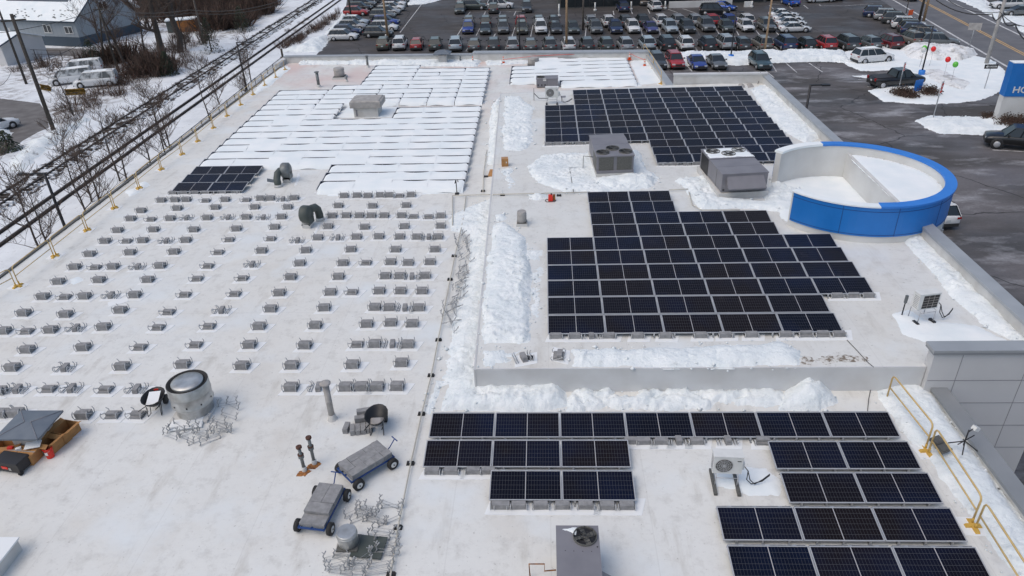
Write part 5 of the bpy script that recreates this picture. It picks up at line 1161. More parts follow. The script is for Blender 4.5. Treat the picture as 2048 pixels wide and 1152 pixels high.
def car_meshes(kind, col):
    key = (kind, col)
    if key in CARM: return CARM[key]
    L_, W2, H_ = DIM[kind]; h = L_/2; bl = {'suv': 1.04, 'big': 1.10, 'sedan': .93, 'pickup': 1.18, 'hatch': .98, 'van': 1.15}[kind]; hood = bl-.06; z0 = .26 if kind != 'pickup' else .42
    b = MB()
    if kind == 'sedan': S_ = [(-h, W2*.82, z0+.12, bl-.10, 0), (-h+.12, W2*.95, z0+.02, bl-.0, .02), (-h+.5, W2, z0, bl+.03, .03), (-.4, W2, z0, bl, .0), (h-1.45, W2, z0, bl, .02), (h-.75, W2*.98, z0, hood-.08, .04), (h-.2, W2*.9, z0+.02, hood-.20, .02), (h, W2*.74, z0+.12, hood-.34, 0)]
    elif kind == 'pickup': S_ = [(-h, W2*.94, z0+.08, bl, 0), (-h+.06, W2, z0, bl+.02, 0), (-.6, W2, z0, bl+.02, 0), (h-1.5, W2, z0, bl, .03), (h-.5, W2*.98, z0, hood-.02, .05), (h-.08, W2*.94, z0+.02, hood-.10, .02), (h, W2*.88, z0+.1, hood-.2, 0)]
    else: S_ = [(-h, W2*.86, z0+.14, bl-.06, 0), (-h+.08, W2*.95, z0+.04, bl+.02, .0), (-h+.5, W2, z0, bl+.03, 0), (0, W2, z0, bl, .0), (h-1.35, W2, z0, bl, .02), (h-.6, W2*.98, z0, hood-.05, .05), (h-.15, W2*.91, z0+.02, hood-.17, .02), (h, W2*.76, z0+.12, hood-.32, 0)]
    section(b, S_)
    r0, r1, f1, f0 = {'suv': (-h+.12, -h+.55, .25, 1.05), 'big': (-h+.1, -h+.42, .45, 1.25), 'sedan': (-h+.62, -.95, .10, 1.05), 'pickup': (-.62, -.35, .95, 1.65), 'hatch': (-h+.12, -h+.65, .3, 1.1), 'van': (-h+.06, -h+.2, 1.2, 1.9)}[kind]
    gw, rw = W2*.93, W2*.70; zb, zt = bl-.02, H_-.05
    g_ = MB(); q = [(-gw, r0, zb), (gw, r0, zb), (gw*.98, f0, zb-.02), (-gw*.98, f0, zb-.02), (-rw, r1, zt), (rw, r1, zt), (rw, f1, zt), (-rw, f1, zt)]
    g_.add(q, [(0, 1, 5, 4), (1, 2, 6, 5), (2, 3, 7, 6), (3, 0, 4, 7), (4, 5, 6, 7)])
    Q = [Vector(v) for v in q]
    # painted roof and pillars, standing proud of the glass
    b.add([(x*1.03, y, z) for x, y, z in ((-rw, r1-.04, zt+.0), (rw, r1-.04, zt), (rw, f1+.05, zt), (-rw, f1+.05, zt), (-rw*.92, r1+.04, zt+.05), (rw*.92, r1+.04, zt+.05), (rw*.92, f1-.06, zt+.05), (-rw*.92, f1-.06, zt+.05))], [(3, 2, 1, 0), (0, 1, 5, 4), (1, 2, 6, 5), (2, 3, 7, 6), (3, 0, 4, 7), (4, 5, 6, 7)])
    def pil(a_, c_, w_):
        d_ = (c_-a_); n_ = Vector((0, 1, 0)); o_ = Vector((math.copysign(.018, a_.x), 0, .0))
        p_ = [a_+o_-n_*w_/2, a_+o_+n_*w_/2, c_+o_+n_*w_/2, c_+o_-n_*w_/2]; p2 = [v-o_*2.2 for v in p_]
        b.add(p_+p2, [(0, 1, 2, 3), (3, 2, 1, 0), (0, 4, 5, 1), (1, 5, 6, 2), (2, 6, 7, 3), (3, 7, 4, 0)])
    for s in (0, 1):
        A, B_, C_, D_ = (Q[0], Q[3], Q[7], Q[4]) if s == 0 else (Q[1], Q[2], Q[6], Q[5])
        pil(A, D_, .16 if kind != 'sedan' else .12); pil(B_, C_, .09)
        ts = {'suv': (.36, .64), 'big': (.32, .62), 'sedan': (.48,), 'pickup': (.48,), 'hatch': (.36, .62), 'van': (.35, .65)}[kind]
        for t_ in ts: pil(A.lerp(B_, t_), D_.lerp(C_, t_), .07)
    if kind == 'pickup':
        b2 = MB(); b2.box((0, (-h-.62)/2+.03, bl+.035), (W2*1.72, h-.62-.2, .03))
    parts = [('body', b.mesh('body', paint(col)), None), ('window_glass', g_.mesh('window_glass', mGlass if kind != 'van' else mFrost), None)]
    if kind == 'pickup': parts.append(('bed_cover', b2.mesh('bed_cover', mTrim), None))
    wr = {'pickup': .42, 'big': .38, 'van': .38}.get(kind, .345); wy = (-h+.92, h-.90)
    for y in wy:
        for s in (-1, 1):
            ax = Matrix.Rotation(R(90)*s, 3, 'Y')
            w_ = MB().lathe((s*(W2-.20), y, wr), [(wr+.0, 0), (wr, .19), (wr*.93, .215), (wr*.66, .215)], 16, axis=ax)
            rm = MB().lathe((s*(W2-.20), y, wr), [(wr*.64, .2), (wr*.64, .217), (wr*.2, .222)], 12, axis=ax)
            arch = MB().lathe((s*(W2-.19), y, wr+.03), [(wr+.075, 0), (wr+.075, .185), (wr+.0, .187)], 16, axis=ax)
            parts.append(('wheel', w_.mesh('wheel', mRub), ('rim', rm.mesh('rim', mAlu)))); parts.append(('wheel_arch', arch.mesh('wheel_arch', mTrim), None))
    z_ = hood-.20
    for s in (-1, 1):
        parts.append(('headlight', MB().box((s*W2*.66, h-.10, z_-.06), (W2*.40, .16, .13), -s*.35).mesh('headlight', mLamp), None))
        parts.append(('taillight', MB().box((s*W2*.78, -h+.03, bl-.13), (W2*.30, .12, .13 if kind != 'pickup' else .3)).mesh('taillight', mTail), None))
        parts.append(('mirror', MB().box((s*(W2+.08), f0-.35, bl+.08), (.2, .12, .14)).mesh('mirror', mTrim), None))
        if kind in ('suv', 'big', 'hatch'): parts.append(('roof_rail', MB().box((s*rw*.90, (r1+f1)/2, zt+.075), (.04, (f1-r1)*.8, .035)).mesh('roof_rail', mTrim), None))
    parts.append(('grille', MB().box((0, h-.035, z_-.14), (W2*.9, .08, .20)).mesh('grille', mTrim), None))
    parts.append(('bumper', MB().box((0, h-.05, z0+.13), (W2*1.55, .14, .20)).mesh('bumper', mTrim), None))
    parts.append(('bumper', MB().box((0, -h+.05, z0+.15), (W2*1.72, .16, .24)).mesh('bumper', mTrim), None))
    parts.append(('number_plate', MB().box((0, -h-.012, bl-.32), (.32, .02, .16)).mesh('number_plate', mLamp), None))
    CARM[key] = parts; return parts
NCAR = 0
CN = dict(gray='grey', dgray='dark grey', ice='pale blue', green='dark grey green', olive='olive brown', bright='bright blue', teal='dark teal', indigo='indigo blue', navy='navy blue', taupe='tan grey')
KN = dict(suv='utility car', big='large utility car', sedan='sedan', pickup='crew cab pickup truck', hatch='small hatchback', van='van')
def car(kind, col, u, v, heading, where, ref='c', group=None, z=GZ, snow=False):
    """(u, v) traced point on the ground; ref: n = under the nose, t = under the tail, c = centre; heading in degrees, 90 = away from the camera"""
    p = at(u, v, z); L_ = DIM[kind][0]; a = R(heading); d = Vector((math.cos(a), math.sin(a), 0))
    if ref == 'n': p = p-d*L_/2
    if ref == 't': p = p+d*L_/2
    p.z = z+.012
    lab = f'{CN.get(col, col)} {KN[kind]} {where}'
    if len(lab.split()) > 16: print('LONG', lab)
    nm = {'pickup': 'pickup_truck', 'van': 'van'}.get(kind, 'parked_car')
    t = thing(nm, lab, {'pickup': 'pickup truck', 'van': 'van'}.get(kind, 'car'), p, a-math.pi/2, group)
    for n_, me, sub in car_meshes(kind, col):
        o = link(n_, me, t)
        if sub: link(sub[0], sub[1], o)
    if snow:
        sn = CARM.setdefault(('snow', kind), heap_mesh('snow_cover', [(-DIM[kind][1]*.62, -L_*.3), (DIM[kind][1]*.62, -L_*.3), (DIM[kind][1]*.62, L_*.05), (-DIM[kind][1]*.62, L_*.05)], DIM[kind][2]-.0, .07, res=.1, edge=.15, seed=3, rag=.05, m=mSnowSoft, lump=.1)); link('snow_cover', sn, t)
    return t
g1, g2, g3 = 'cars in the row nearest the back parapet', 'nose forward cars in the middle row', 'tail to tail cars behind the middle row'
rowA = [(670, 103, 'olive', 'suv'), (716, 103, 'white', 'suv'), (829-680+680-1, 103, 'red', 'suv'), (867, 104, 'gray', 'suv'), (911, 105, 'ice', 'suv'), (948, 105, 'gray', 'suv'), (988, 105, 'dgray', 'suv'), (1026, 105, 'silver', 'suv'), (1062, 105, 'gray', 'suv'), (1102, 105, 'gray', 'suv'), (1139, 105, 'white', 'suv'),
        (1177, 105, 'dgray', 'suv'), (1216, 105, 'green', 'suv'), (1255, 105, 'silver', 'suv'), (1299, 103, 'ice', 'suv'), (1338, 104, 'black', 'suv'), (1375, 103, 'white', 'suv'), (1421, 104, 'black', 'suv'), (1458, 102, 'silver', 'suv'), (1491, 103, 'dgray', 'suv'), (1533, 103, 'taupe', 'suv'), (1580, 104, 'navy', 'suv'), (1621, 104, 'black', 'suv'), (1661, 103, 'red', 'suv'), (1706, 103, 'dgray', 'suv'), (1752, 101, 'gray', 'suv'), (1794, 100, 'maroon', 'suv'), (1837, 93, 'taupe', 'suv')]
rowA[2] = (828-0, 103, 'red', 'suv')
rowA[0] = (765, 103, 'olive', 'suv'); rowA[1] = (798, 103, 'white', 'suv'); rowA[2] = (832, 103, 'red', 'suv'); rowA[3] = (870, 104, 'green', 'suv')
for i, (u, v, c, k) in enumerate(rowA): car(('suv', 'hatch', 'suv', 'big', 'suv')[(i*3+i//4) % 5], c, u, v, (93.5 if i < 25 else 98)+random.uniform(-1.2, 1.2), f'tail on, {ORD[i] if i < 26 else "second from right" if i == 26 else "rightmost"}{" from left" if i < 26 else ""} in the row behind the roof', 't', g1)
rowB = [(936, 70, 'blue'), (971, 71, 'green'), (1007, 70, 'gray'), (1045, 71, 'olive'), (1083, 70, 'white'), (1114, 70, 'dgray'), (1149, 70, 'green'), (1195, 70, 'gray'), (1235, 70, 'navy'), (1270, 69, 'white'), (1307, 69, 'indigo'), (1346, 69, 'ice'), (1381, 69, 'dgray'), (1420, 66, 'gray'), (1460, 67, 'green'), (1499, 66, 'white'), (1542, 66, 'gray')]
for i, (u, v, c) in enumerate(rowB): car(('suv', 'suv', 'hatch', 'big', 'suv', 'sedan')[(i*5+i//3) % 6], c, u, v, 273.5, f'facing the roof, {ORD[i]} from left in the middle row', 'n', g2)
rowC = [(936, 'gray'), (971, 'dgray'), (1007, 'gray'), (1045, 'red'), (1083, 'gray'), (1115, 'dgray'), (1192, 'silver'), (1229, 'white'), (1265, 'gray'), (1301, 'dgray'), (1339, 'white'), (1375, 'silver'), (1411, 'silver'), (1447, 'red'), (1483, 'blue'), (1520, 'white')]
for i, (u, c) in enumerate(rowC):
    b0 = at(u, 69.5 if u < 1300 else 68, GZ); b0 = b0+Vector((-math.cos(R(93.5))*-1*0, 0, 0)); q_ = b0+Vector((math.cos(R(93.5)), math.sin(R(93.5)), 0))*5.3; uu, vv = pv(q_)
    car('suv', c, uu, vv, 93.5, f'facing away, {ORD[i]} from left behind the middle row', 't', g3)
for c, k, u, v, a, wh, rf in (
    ('white', 'suv', 689, 80, -4, 'parked side on nearest the snowy brush at left', 'c'), ('navy', 'suv', 697, 70, -4, 'second up the left file beside the snowy brush', 'c'), ('silver', 'suv', 707, 60, -4, 'third up the left file beside the snowy brush', 'c'), ('ice', 'suv', 713, 51, -4, 'under snow, fourth up the left file', 'c'),
    ('red', 'suv', 714, 31, -4, 'behind the dark utility pole in the left file', 'c'), ('black', 'suv', 722, 22, -4, 'just above the red car in the left file', 'c'), ('gray', 'suv', 730, 14, -4, 'second above the red car in the left file', 'c'), ('gray', 'suv', 738, 6, -4, 'third above the red car in the left file', 'c'), ('dgray', 'suv', 746, -1, -4, 'at the very top of the left file', 'c'),
    ('dgray', 'suv', 758, 74, -4, 'nearest in the second file by the orange pole', 'c'), ('white', 'suv', 770, 62, -4, 'second up the file by the orange pole', 'c'), ('blue', 'suv', 773, 51, -4, 'third up the file by the orange pole', 'c'), ('gray', 'suv', 767, 38, -4, 'fourth up the file by the orange pole', 'c'), ('silver', 'suv', 777, 30, -4, 'fifth up the file by the orange pole', 'c'), ('white', 'suv', 786, 22, -4, 'sixth up the file by the orange pole', 'c'), ('white', 'suv', 790, 14, -4, 'seventh up the file by the orange pole', 'c'), ('silver', 'suv', 795, 6, -4, 'eighth up the file by the orange pole', 'c'), ('dgray', 'suv', 800, -2, -4, 'at the very top of the file by the orange pole', 'c'),
    ('black', 'suv', 832, -2, 182, 'cut off by the top edge beyond the snow', 'c'),
    ('green', 'suv', 919, 30, 272, 'alone at the upper left of the stalls', 'n'), ('green', 'big', 948, 19, -3, 'side on beside the lone stall car', 'c'), ('silver', 'suv', 938, 10, -3, 'side on behind the dark green one', 'c'), ('white', 'big', 1001, 17, -2, 'side on at the top behind the dark grey one', 'c'), ('silver', 'suv', 995, 4, -2, 'side on behind the white one at top', 'c'), ('dgray', 'suv', 987, 29, 93, 'tail on before the white side on one', 't'), ('dgray', 'suv', 1054, 27, 272, 'facing the roof alone beside the black lamp pole', 'n'),
    ('silver', 'big', 1172, 15, 272, 'nose out from the showroom shade beside the grey pole', 'n'), ('navy', 'suv', 1249, 26, 94, 'tail on before the dark showroom', 't'), ('taupe', 'suv', 1290, 13, 272, 'nose out of the showroom shade', 'n'), ('white', 'suv', 1314, 24, 95, 'tail on between two white posts', 't'),
    ('black', 'big', 1428, 29, -6, 'side on crossing before the showroom windows', 'c'), ('bright', 'sedan', 1446, 20, -35, 'parked aslant behind the black one', 'c'), ('ice', 'sedan', 1383, 6, 0, 'side on close to the showroom windows', 'c'), ('bright', 'sedan', 1592, 14, 100, 'alone in a stall at the top of the lot', 't'), ('black', 'suv', 1556, 0, 0, 'cut by the top edge beside the brown pole', 'c'),
    ('white', 'big', 1640, 4, 3, 'side on cut by the top edge of the photo', 'c'), ('black', 'suv', 1678, 3, 92, 'dark tail at the top edge, left', 't'), ('dgray', 'suv', 1716, 0, 92, 'dark tail at the top edge, right', 't'),
    ('white', 'sedan', 1588, 64, 0, 'nearest of the four stacked side by side', 'c'), ('white', 'sedan', 1580, 53, 0, 'second nearest of the four stacked side by side', 'c'), ('white', 'sedan', 1574, 44, 0, 'third nearest of the four stacked side by side', 'c'), ('white', 'sedan', 1566, 36, 0, 'farthest of the four stacked side by side', 'c'),
    ('navy', 'suv', 1756, 34, -18, 'farthest in the slanted file along the road', 'c'), ('silver', 'suv', 1778, 40, -18, 'second farthest in the slanted file along the road', 'c'), ('dgray', 'suv', 1795, 47, -18, 'third farthest in the slanted file along the road', 'c'), ('white', 'suv', 1815, 57, -18, 'large and clean, mid file along the road', 'c'), ('dgray', 'suv', 1828, 64, -18, 'right after the white one in the road file', 'c'), ('navy', 'suv', 1835, 70, -18, 'third from near end of the road file', 'c'), ('taupe', 'suv', 1847, 79, -18, 'second from near end of the road file', 'c'), ('gray', 'suv', 1876, 92, -14, 'nearest in the road file beside the snow heap', 'c'),
    ('dgray', 'suv', 1321, 142, 273, 'half hidden by the roof corner', 'n'), ('red', 'suv', 1357, 141, 273, 'facing the roof beside the snow bank', 'n'), ('blue', 'sedan', 1402, 143, 273, 'facing the roof between red and grey cars', 'n'), ('gray', 'sedan', 1442, 142, 273, 'facing the roof right of the blue sedan', 'n'), ('teal', 'suv', 1531, 143, 273, 'alone before the snow bank and brown pole', 'n'),
    ('black', 'pickup', 1789, 172, 8, 'parked by the island shrubs', 'c'), ('white', 'big', 1743, 124, 12, 'parked on the snow of the island', 'c'), ('black', 'pickup', 2042, 296, 158, 'with a chrome grille at the right edge', 'c'), ('white', 'suv', 1891, 462, 95, 'tail peeking out right of the blue rotunda', 't'),
    ('white', 'suv', 2010, 16, 178, 'parked beyond the road at top right', 'c'), ('gray', 'sedan', 2034, 30, 178, 'parked beyond the road before the white one', 'c'), ('black', 'suv', 1812, 0, 100, 'driving on the road at the top edge', 'c'),
    ('white', 'suv', -8, 262, 60, 'snowy, cut by the left edge beside the muddy yard', 'c')):
    car(k, c, u, v, a, wh, rf, snow=(wh.startswith(('under snow', 'snowy', 'parked on'))))
for u, v, a, w_ in ((196, 172, 196, 'nearest the tracks behind the brush'), (146, 166, 205, 'with a yellow plow before it'), (168, 148, 200, 'farthest, half hidden by twigs')):
    car('van', 'white', u, v, a, 'snow crusted, '+w_, 'c', 'old snow crusted vans', snow=True)
for u, v, l, a in ((92, 181, 'yellow snow plow blade lying in the snow before a van', -.5), (152, 190, 'rusty yellow plow blade beside the nearest van', .1)):
    t = thing('plow_blade', l, 'plow blade', at(u, v, GZ), a)
    b = MB(); n_ = 8
    vs = []
    for s in (-1.25, 1.25):
        for k in range(n_): q_ = R(-50+100*k/(n_-1)); vs.append((s, .5*math.cos(q_)-.4, .42+.5*math.sin(q_)))
    b.add(vs, [(k, k+1, n_+k+1, n_+k) for k in range(n_-1)]+[(n_+k, n_+k+1, k+1, k) for k in range(n_-1)], 0, True); b.build('blade', mYFoot, t); MB().box((0, .35, .25), (.7, .6, .15)).build('push_frame', mIron, t)

# ------------------------------------------------------------------ snow beyond the roof
def gheap(label, pts, h, **k): return heap(label, pts, GZ+.01, h, **k)
gheap('long snow bank dividing the car rows behind the roof', [(1316, 118), (1345, 109), (1450, 106), (1560, 104), (1690, 104), (1700, 126), (1640, 123), (1560, 125), (1475, 131), (1420, 128), (1320, 136)], .9, res=.22, rag=.5, seed=101, edge=1.2, lump=.3)
gheap('snow covered island with the white car and signs', [(1672, 112), (1700, 100), (1760, 92), (1800, 100), (1850, 100), (1930, 108), (1980, 118), (2010, 140), (2016, 162), (2000, 182), (1965, 200), (1900, 207), (1840, 208), (1765, 203), (1738, 182), (1770, 170), (1840, 168), (1830, 150), (1790, 140), (1722, 142), (1700, 132)], .22, res=.25, rag=.35, seed=102, edge=.5, m=mSnowSoft)
gheap('snow covered island before the blue sign pylon', [(1832, 243), (1850, 234), (1900, 234), (1995, 236), (2070, 240), (2070, 264), (1985, 270), (1880, 268), (1850, 256)], .6, res=.18, rag=.35, seed=103, edge=1.2)
gheap('dirty plowed snow heap beside the road and balloons', [(1800, 100), (1830, 91), (1880, 96), (1930, 98), (1958, 108), (1925, 124), (1860, 122), (1815, 118)], 1.6, res=.25, rag=.5, seed=104, edge=2.2, m=mDirtySnow, cat='snow heap')
gheap('low grey plowed ridge in the middle of the island', [(1830, 142), (1880, 138), (1950, 170), (1930, 184), (1870, 170)], .45, res=.22, rag=.4, seed=105, edge=1.5, m=mDirtySnow)
gheap('snow patch at the head of the left car files', [(812, 2), (870, -4), (885, -2), (850, 8), (818, 10)], .4, res=.4, rag=.5, seed=106)
gheap('broad snowy verge beyond the road', [(1892, -6), (1925, 4), (1960, 20), (2004, 46), (2060, 42), (2060, 34), (2010, 32), (1982, 22), (1958, -6)], .3, res=.4, rag=.5, seed=107, edge=1)
gheap('thin snow streak between the pickup and the white car', [(1700, 152), (1770, 148), (1790, 156), (1760, 160)], .06, res=.2, rag=.4, seed=108, m=mSnowSoft)
gheap('snow beyond the road at the right edge', [(2030, 52), (2070, 58), (2070, 80), (2046, 66)], .3, res=.4, rag=.4, seed=109)
# ------------------------------------------------------------------ showroom across the lot
z = GZ; p0, p1 = at(1136, 13, z), at(1512, 14, z)
t = thing('showroom', 'long dark glazed showroom across the parking lot at the top edge', 'building', (0, 0, GZ))
def wb(b, x0, x1, y0, y1, z0, z1): return b.box(((x0+x1)/2, (y0+y1)/2, (z0+z1)/2), (x1-x0, y1-y0, z1-z0))
yf = 141.5
wb(MB(), 2.5, 40.5, yf, yf+22, 0, 6).build('wall', mHVAC2, t); wb(MB(), 2.2, 40.8, yf-.3, yf+22.3, 6, 6.6).build('roof', mIron, t)
wb(MB(), 3, 40, yf-.08, yf, .2, 5.8).build('window', mGlass, t)
b = MB()
for k in range(15): wb(b, 3+2.64*k, 3.1+2.64*k, yf-.14, yf-.08, .2, 5.8)
b = b.build('mullion', mIron, t); 
a_, b_ = at(1337, 16, z), at(1464, 13, z); wb(MB(), a_.x, b_.x, a_.y-.3, a_.y, 0, 1.1).build('low_wall', mStucco, t)
a_ = at(1495, 14, z); wb(MB(), a_.x-.6, a_.x+.6, a_.y-.2, a_.y+.3, 0, .9).build('planter', mWhite, t)
for i, (u, v0, v1) in enumerate(((1118, 33, 8), (1190, 22, 5), (1262, 20, 3), (1330, 18, 2), (1503, 15, 2))):
    p = at(u, v0, GZ); t = thing('white_post', f'tall white post before the showroom, {ORD[i]} from left', 'post', p, 0, 'white posts before the showroom'); h = top(p, v1)-GZ
    MB().lathe((0, 0, 0), [(.13, 0), (.13, h)], 10).build('post', mWhite, t); MB().lathe((0, 0, 0), [(.3, 0), (.3, .3), (.2, .35)], 10).build('footing', mStucco, t)

# ------------------------------------------------------------------ warehouse and shed beyond the tracks
def house(label, A, Lf, Bk, H0, mroof, mw, name='warehouse', rise=3.2, wains=1.6, over=.5):
    ax = (Lf-A); Lx = math.hypot(ax.x, ax.y); d = Vector((ax.x, ax.y, 0)).normalized(); n_ = Vector((-d.y, d.x, 0)); w_ = (Bk-A).dot(n_)
    if w_ < 0: n_ = -n_; w_ = -w_
    t = thing(name, label, 'building', A)
    def P(i, j, z): return (d*i+n_*j+Vector((0, 0, z)))
    b = MB(); b.add([P(0, 0, 0), P(Lx, 0, 0), P(Lx, w_, 0), P(0, w_, 0), P(0, 0, H0), P(Lx, 0, H0), P(Lx, w_, H0), P(0, w_, H0), P(0, w_/2, H0+rise), P(Lx, w_/2, H0+rise)],
                    [(0, 1, 5, 4), (1, 2, 6, 9, 5), (2, 3, 7, 6), (3, 0, 4, 8, 7)]); b.build('wall', mw, t)
    b = MB()
    if wains: 
        q = [P(-.04, -.04, 0), P(Lx+.04, -.04, 0), P(Lx+.04, w_+.04, 0), P(-.04, w_+.04, 0)]; b.add(q+[v+Vector((0, 0, wains)) for v in q], [(0, 1, 5, 4), (1, 2, 6, 5), (2, 3, 7, 6), (3, 0, 4, 7), (4, 5, 6, 7)]); b.build('wainscot', mNavy, t)
    s = rise/(w_/2); e = over
    for j0, j1, s1 in ((-e, w_/2, 1), (w_+e, w_/2, -1)):
        q = [P(-e, j0, H0-e*s+.05), P(Lx+e, j0, H0-e*s+.05), P(Lx+e, j1, H0+rise+.05), P(-e, j1, H0+rise+.05)]
        MB().add(q+[v+Vector((0, 0, .16)) for v in q], [(0, 1, 2, 3), (4, 5, 6, 7), (0, 1, 5, 4), (1, 2, 6, 5), (2, 3, 7, 6), (3, 0, 4, 7)]).build('roof', mroof, t)
    MB().cyl(P(-e, -e, H0-e*s+.08), P(Lx+e, -e, H0-e*s+.08), .11, n=6).cyl(P(-e-.02, -e, H0-e*s+.1), P(-e-.02, w_/2, H0+rise+.1), .10, n=6).build('fascia', mNavy, t)
    return t, P, Lx, w_, s, H0
A, Lf, Bk = at(165, 94, GZ), at(-60, 84, GZ), at(273, 62, GZ)
H0 = top(A, 40)-GZ
t, P, Lx, w_, s, H0 = house('blue grey metal warehouse with a snowy roof at the top left', A, Lf, Bk, H0, mSnowSoft, mSiding, rise=4.6, wains=1.5)
b = MB()
def slopept(i, j, dz): return P(i, j, H0+j*s+.22+dz)
for j0, j1, i0, i1 in ((2.9, 3.3, 3.4, 17), (4.0, 4.35, 3.2, 16.5), (3.0, 7.2, 2.9, 3.15)):
    q = [slopept(i0, j0, .02), slopept(i1, j0, .02), slopept(i1, j1, .02), slopept(i0, j1, .02)]; b.add(q, [(0, 1, 2, 3)])
b.build('dark_gap', mNavy, t)
sp = MB()
for k in range(34): i, j = random.uniform(.6, 15), random.uniform(-.1, 1.5); q = slopept(i, j, .03); sp.box(q, (.25, .2, .05))
sp = sp.build('snow_guard', mHVAC2, t); sp['kind'] = 'stuff'
def win(i, z0, w2, h2, face='f', dark=mGlass):
    a = P(i, -.06, z0) if face == 'f' else P(-.06, i, z0); dd = (P(1, 0, 0)-P(0, 0, 0)) if face == 'f' else (P(0, 1, 0)-P(0, 0, 0)); an = math.atan2(dd.y, dd.x)
    f_ = MB().box(a, (w2, .1, h2), an).build('window', mWhite, t)
    for k in (-1, 1): MB().box(a+dd*(k*w2*.24), (w2*.38, .14, h2*.78), an).build('pane', dark, f_)
win(6.2, 2.7, 1.7, 1.4); win(1.7, 2.6, 1.7, 1.2); win(6.3, 5.4, 1.8, 1.5, 's')
MB().box(P(12.5, -.15, 4.6), (.3, .3, .3)).build('wall_lamp', mIron, t); MB().cyl(P(14.5, -.4, 0), P(14.5, -.3, 2.6), .08).build('downpipe', mWhite, t)
A, Lf, Bk = at(16, 130, GZ), at(-30, 126, GZ), at(46, 128, GZ)
Lf = A+(Bk-A).normalized().cross(Vector((0, 0, -1)))*-5.5
b0 = at(16, 132, GZ); b1 = at(44, 128, GZ); 
t2, P2, L2_, w2_, s2, h2 = house('small pale shed with a snowy roof beside the left pole', b0, b0+Vector((-.95, .3, 0))*6, b0+Vector((.3, .95, 0))*7, 2.9, mSnowSoft, mWall, name='shed', rise=1.1, wains=0, over=.3)
t = thing('playhouse', 'small brown and green box hut in the snow by the large trees', 'hut', at(378, 62, GZ), .3); MB().box((0, 0, 1.0), (3.0, 2.0, 2.0)).build('wall', mRust, t); MB().box((-2.4, .3, .9), (1.9, 1.8, 1.8)).build('green_side', mGreen, t); MB().box((-.8, .1, 2.1), (5.2, 2.4, .2)).build('snow_cover', mSnowSoft, t)

# ------------------------------------------------------------------ poles, lamps, wires
def pole(label, base, vtop, r, m=mPole, arms=(), name='utility_pole', cat='utility pole', r2=None):
    b0 = at(*base, GZ) if len(base) == 2 else Vector(base); t = thing(name, label, cat, (b0.x, b0.y, GZ)); h = top((b0.x, b0.y, GZ), vtop)-GZ if vtop < 900 else vtop-900
    h = min(h, 16); MB().cyl((0, 0, -.1), (0, 0, h), r, r2 or r*.7, n=10).build('shaft', m, t)
    for z_, l_, a_ in arms: MB().box((0, 0, h-z_), (l_, .12, .14), a_).build('crossarm', mPoleDark, t)
    return t, h
def lamp(label, base, vtop, adir, foot=None, r=.075, m=mIron, al=1.6):
    b0 = at(*base, GZ) if len(base) == 2 else Vector((base[0], base[1], GZ)); t = thing('street_lamp', label, 'street lamp', (b0.x, b0.y, GZ), 0); h = top((b0.x, b0.y, GZ), vtop)-GZ
    MB().cyl((0, 0, 0), (0, 0, h), r*1.25, r, n=10).build('post', m, t); MB().box((adir*al*.5, 0, h-.05), (al, .09, .09)).build('arm', m, t); MB().box((adir*al, 0, h-.06), (.6, .32, .12)).build('lamp_head', m, t)
    if foot: MB().lathe((0, 0, 0), [(.36, 0), (.36, .6), (.25, .65)], 14).build('painted_foot', foot, t)
    return t
q = atx(136, 470, -34.5); lamp('black street lamp nearest the camera beside the tracks', (q.x, q.y, 0), 346, -1, r=.09)
q = atx(493, 175, -36); lamp('black street lamp beside the tracks near the far eave', (q.x, q.y, 0), 84, 1, r=.09)
lamp('thin black lamp pole between the car rows behind the roof', (1040, 112), 25, 1, al=.6)
lamp('black lamp pole with a blue foot in the dividing snow bank', (1461, 119), 23, 1, foot=mBlueTop, al=.7)
q = atx(1612, 222, 19.6); print('lamp', q); lamp('black street lamp close beside the right parapet', (q.x, q.y, 0), 169, 1, r=.09, al=1.1)
lamp('black street lamp with a blue foot on the snowy island', (1842, 151), 52, -1, foot=mBlueTop, al=2.2)
lamp('short black lamp pole at the top of the left car files', (815, 14), -40, 1)
pole('long tarred utility pole beside the muddy yard at left', (109, 265), 28, .22, mPoleDark, ((.6, 2.2, .4),))
pole('shorter dark pole behind the shed at far left', (53, 168), 12, .17, mPoleDark)
t, h3 = pole('dark utility pole with wires before the warehouse gable', (236, 142), 11, .17, mPoleDark, ((.5, 1.6, .2),))
MB().cyl((0, 0, h3-.8), (-3.4, 3.0, 1.2), .12, n=6).build('brace', mPoleDark, t)
pole('pale reddish pole standing among the far left trees', (408, 86), -50, .17, mPole)
pole('dark pole behind the red car in the left file', (704, 47), -60, .17, mPoleDark)
pole('orange brown wooden pole in the second car file', (776, 78), -60, .2, mPoleTan)
pole('tan wooden pole rising behind the middle of the back parapet', (1133, 104), -60, .18, mPoleTan)
pole('grey pole standing in the middle row gap of cars', (1166, 60), -60, .16, mPole)
pole('thin reddish brown pole by the teal car', (1529, 105), -60, .15, mPoleTan)
pole('blackened twin pole by the road at the top edge', (1838, 42), -60, .2, mPoleDark); pole('tan twin pole by the road at the top edge', (1847, 42), -60, .2, mPoleTan)
pole('tall pale grey utility pole between island and road', (1972, 129), -60, .24, mHood)
pole('thin grey pole leaning near the slanted cars', (1812, 26), -60, .07, mPole, name='sign_post')
def wire(label, pts, r=.03):
    P_ = []
    for i in range(len(pts)-1):
        a, b = Vector(pts[i]), Vector(pts[i+1]); n_ = 8
        for k in range(n_): s_ = k/n_; v = a.lerp(b, s_); v.z -= .5*4*s_*(1-s_); P_.append(v)
    P_.append(Vector(pts[-1])); return tag(MB().tube(P_, r, 5).build('overhead_wire', mWire), label, 'wire')
p3 = at(236, 142, GZ); T3 = Vector((p3.x, p3.y, GZ+h3-.5))
wire('overhead wire sagging from the gable pole to the left edge', [T3, at(-60, 72, 3)], .035)
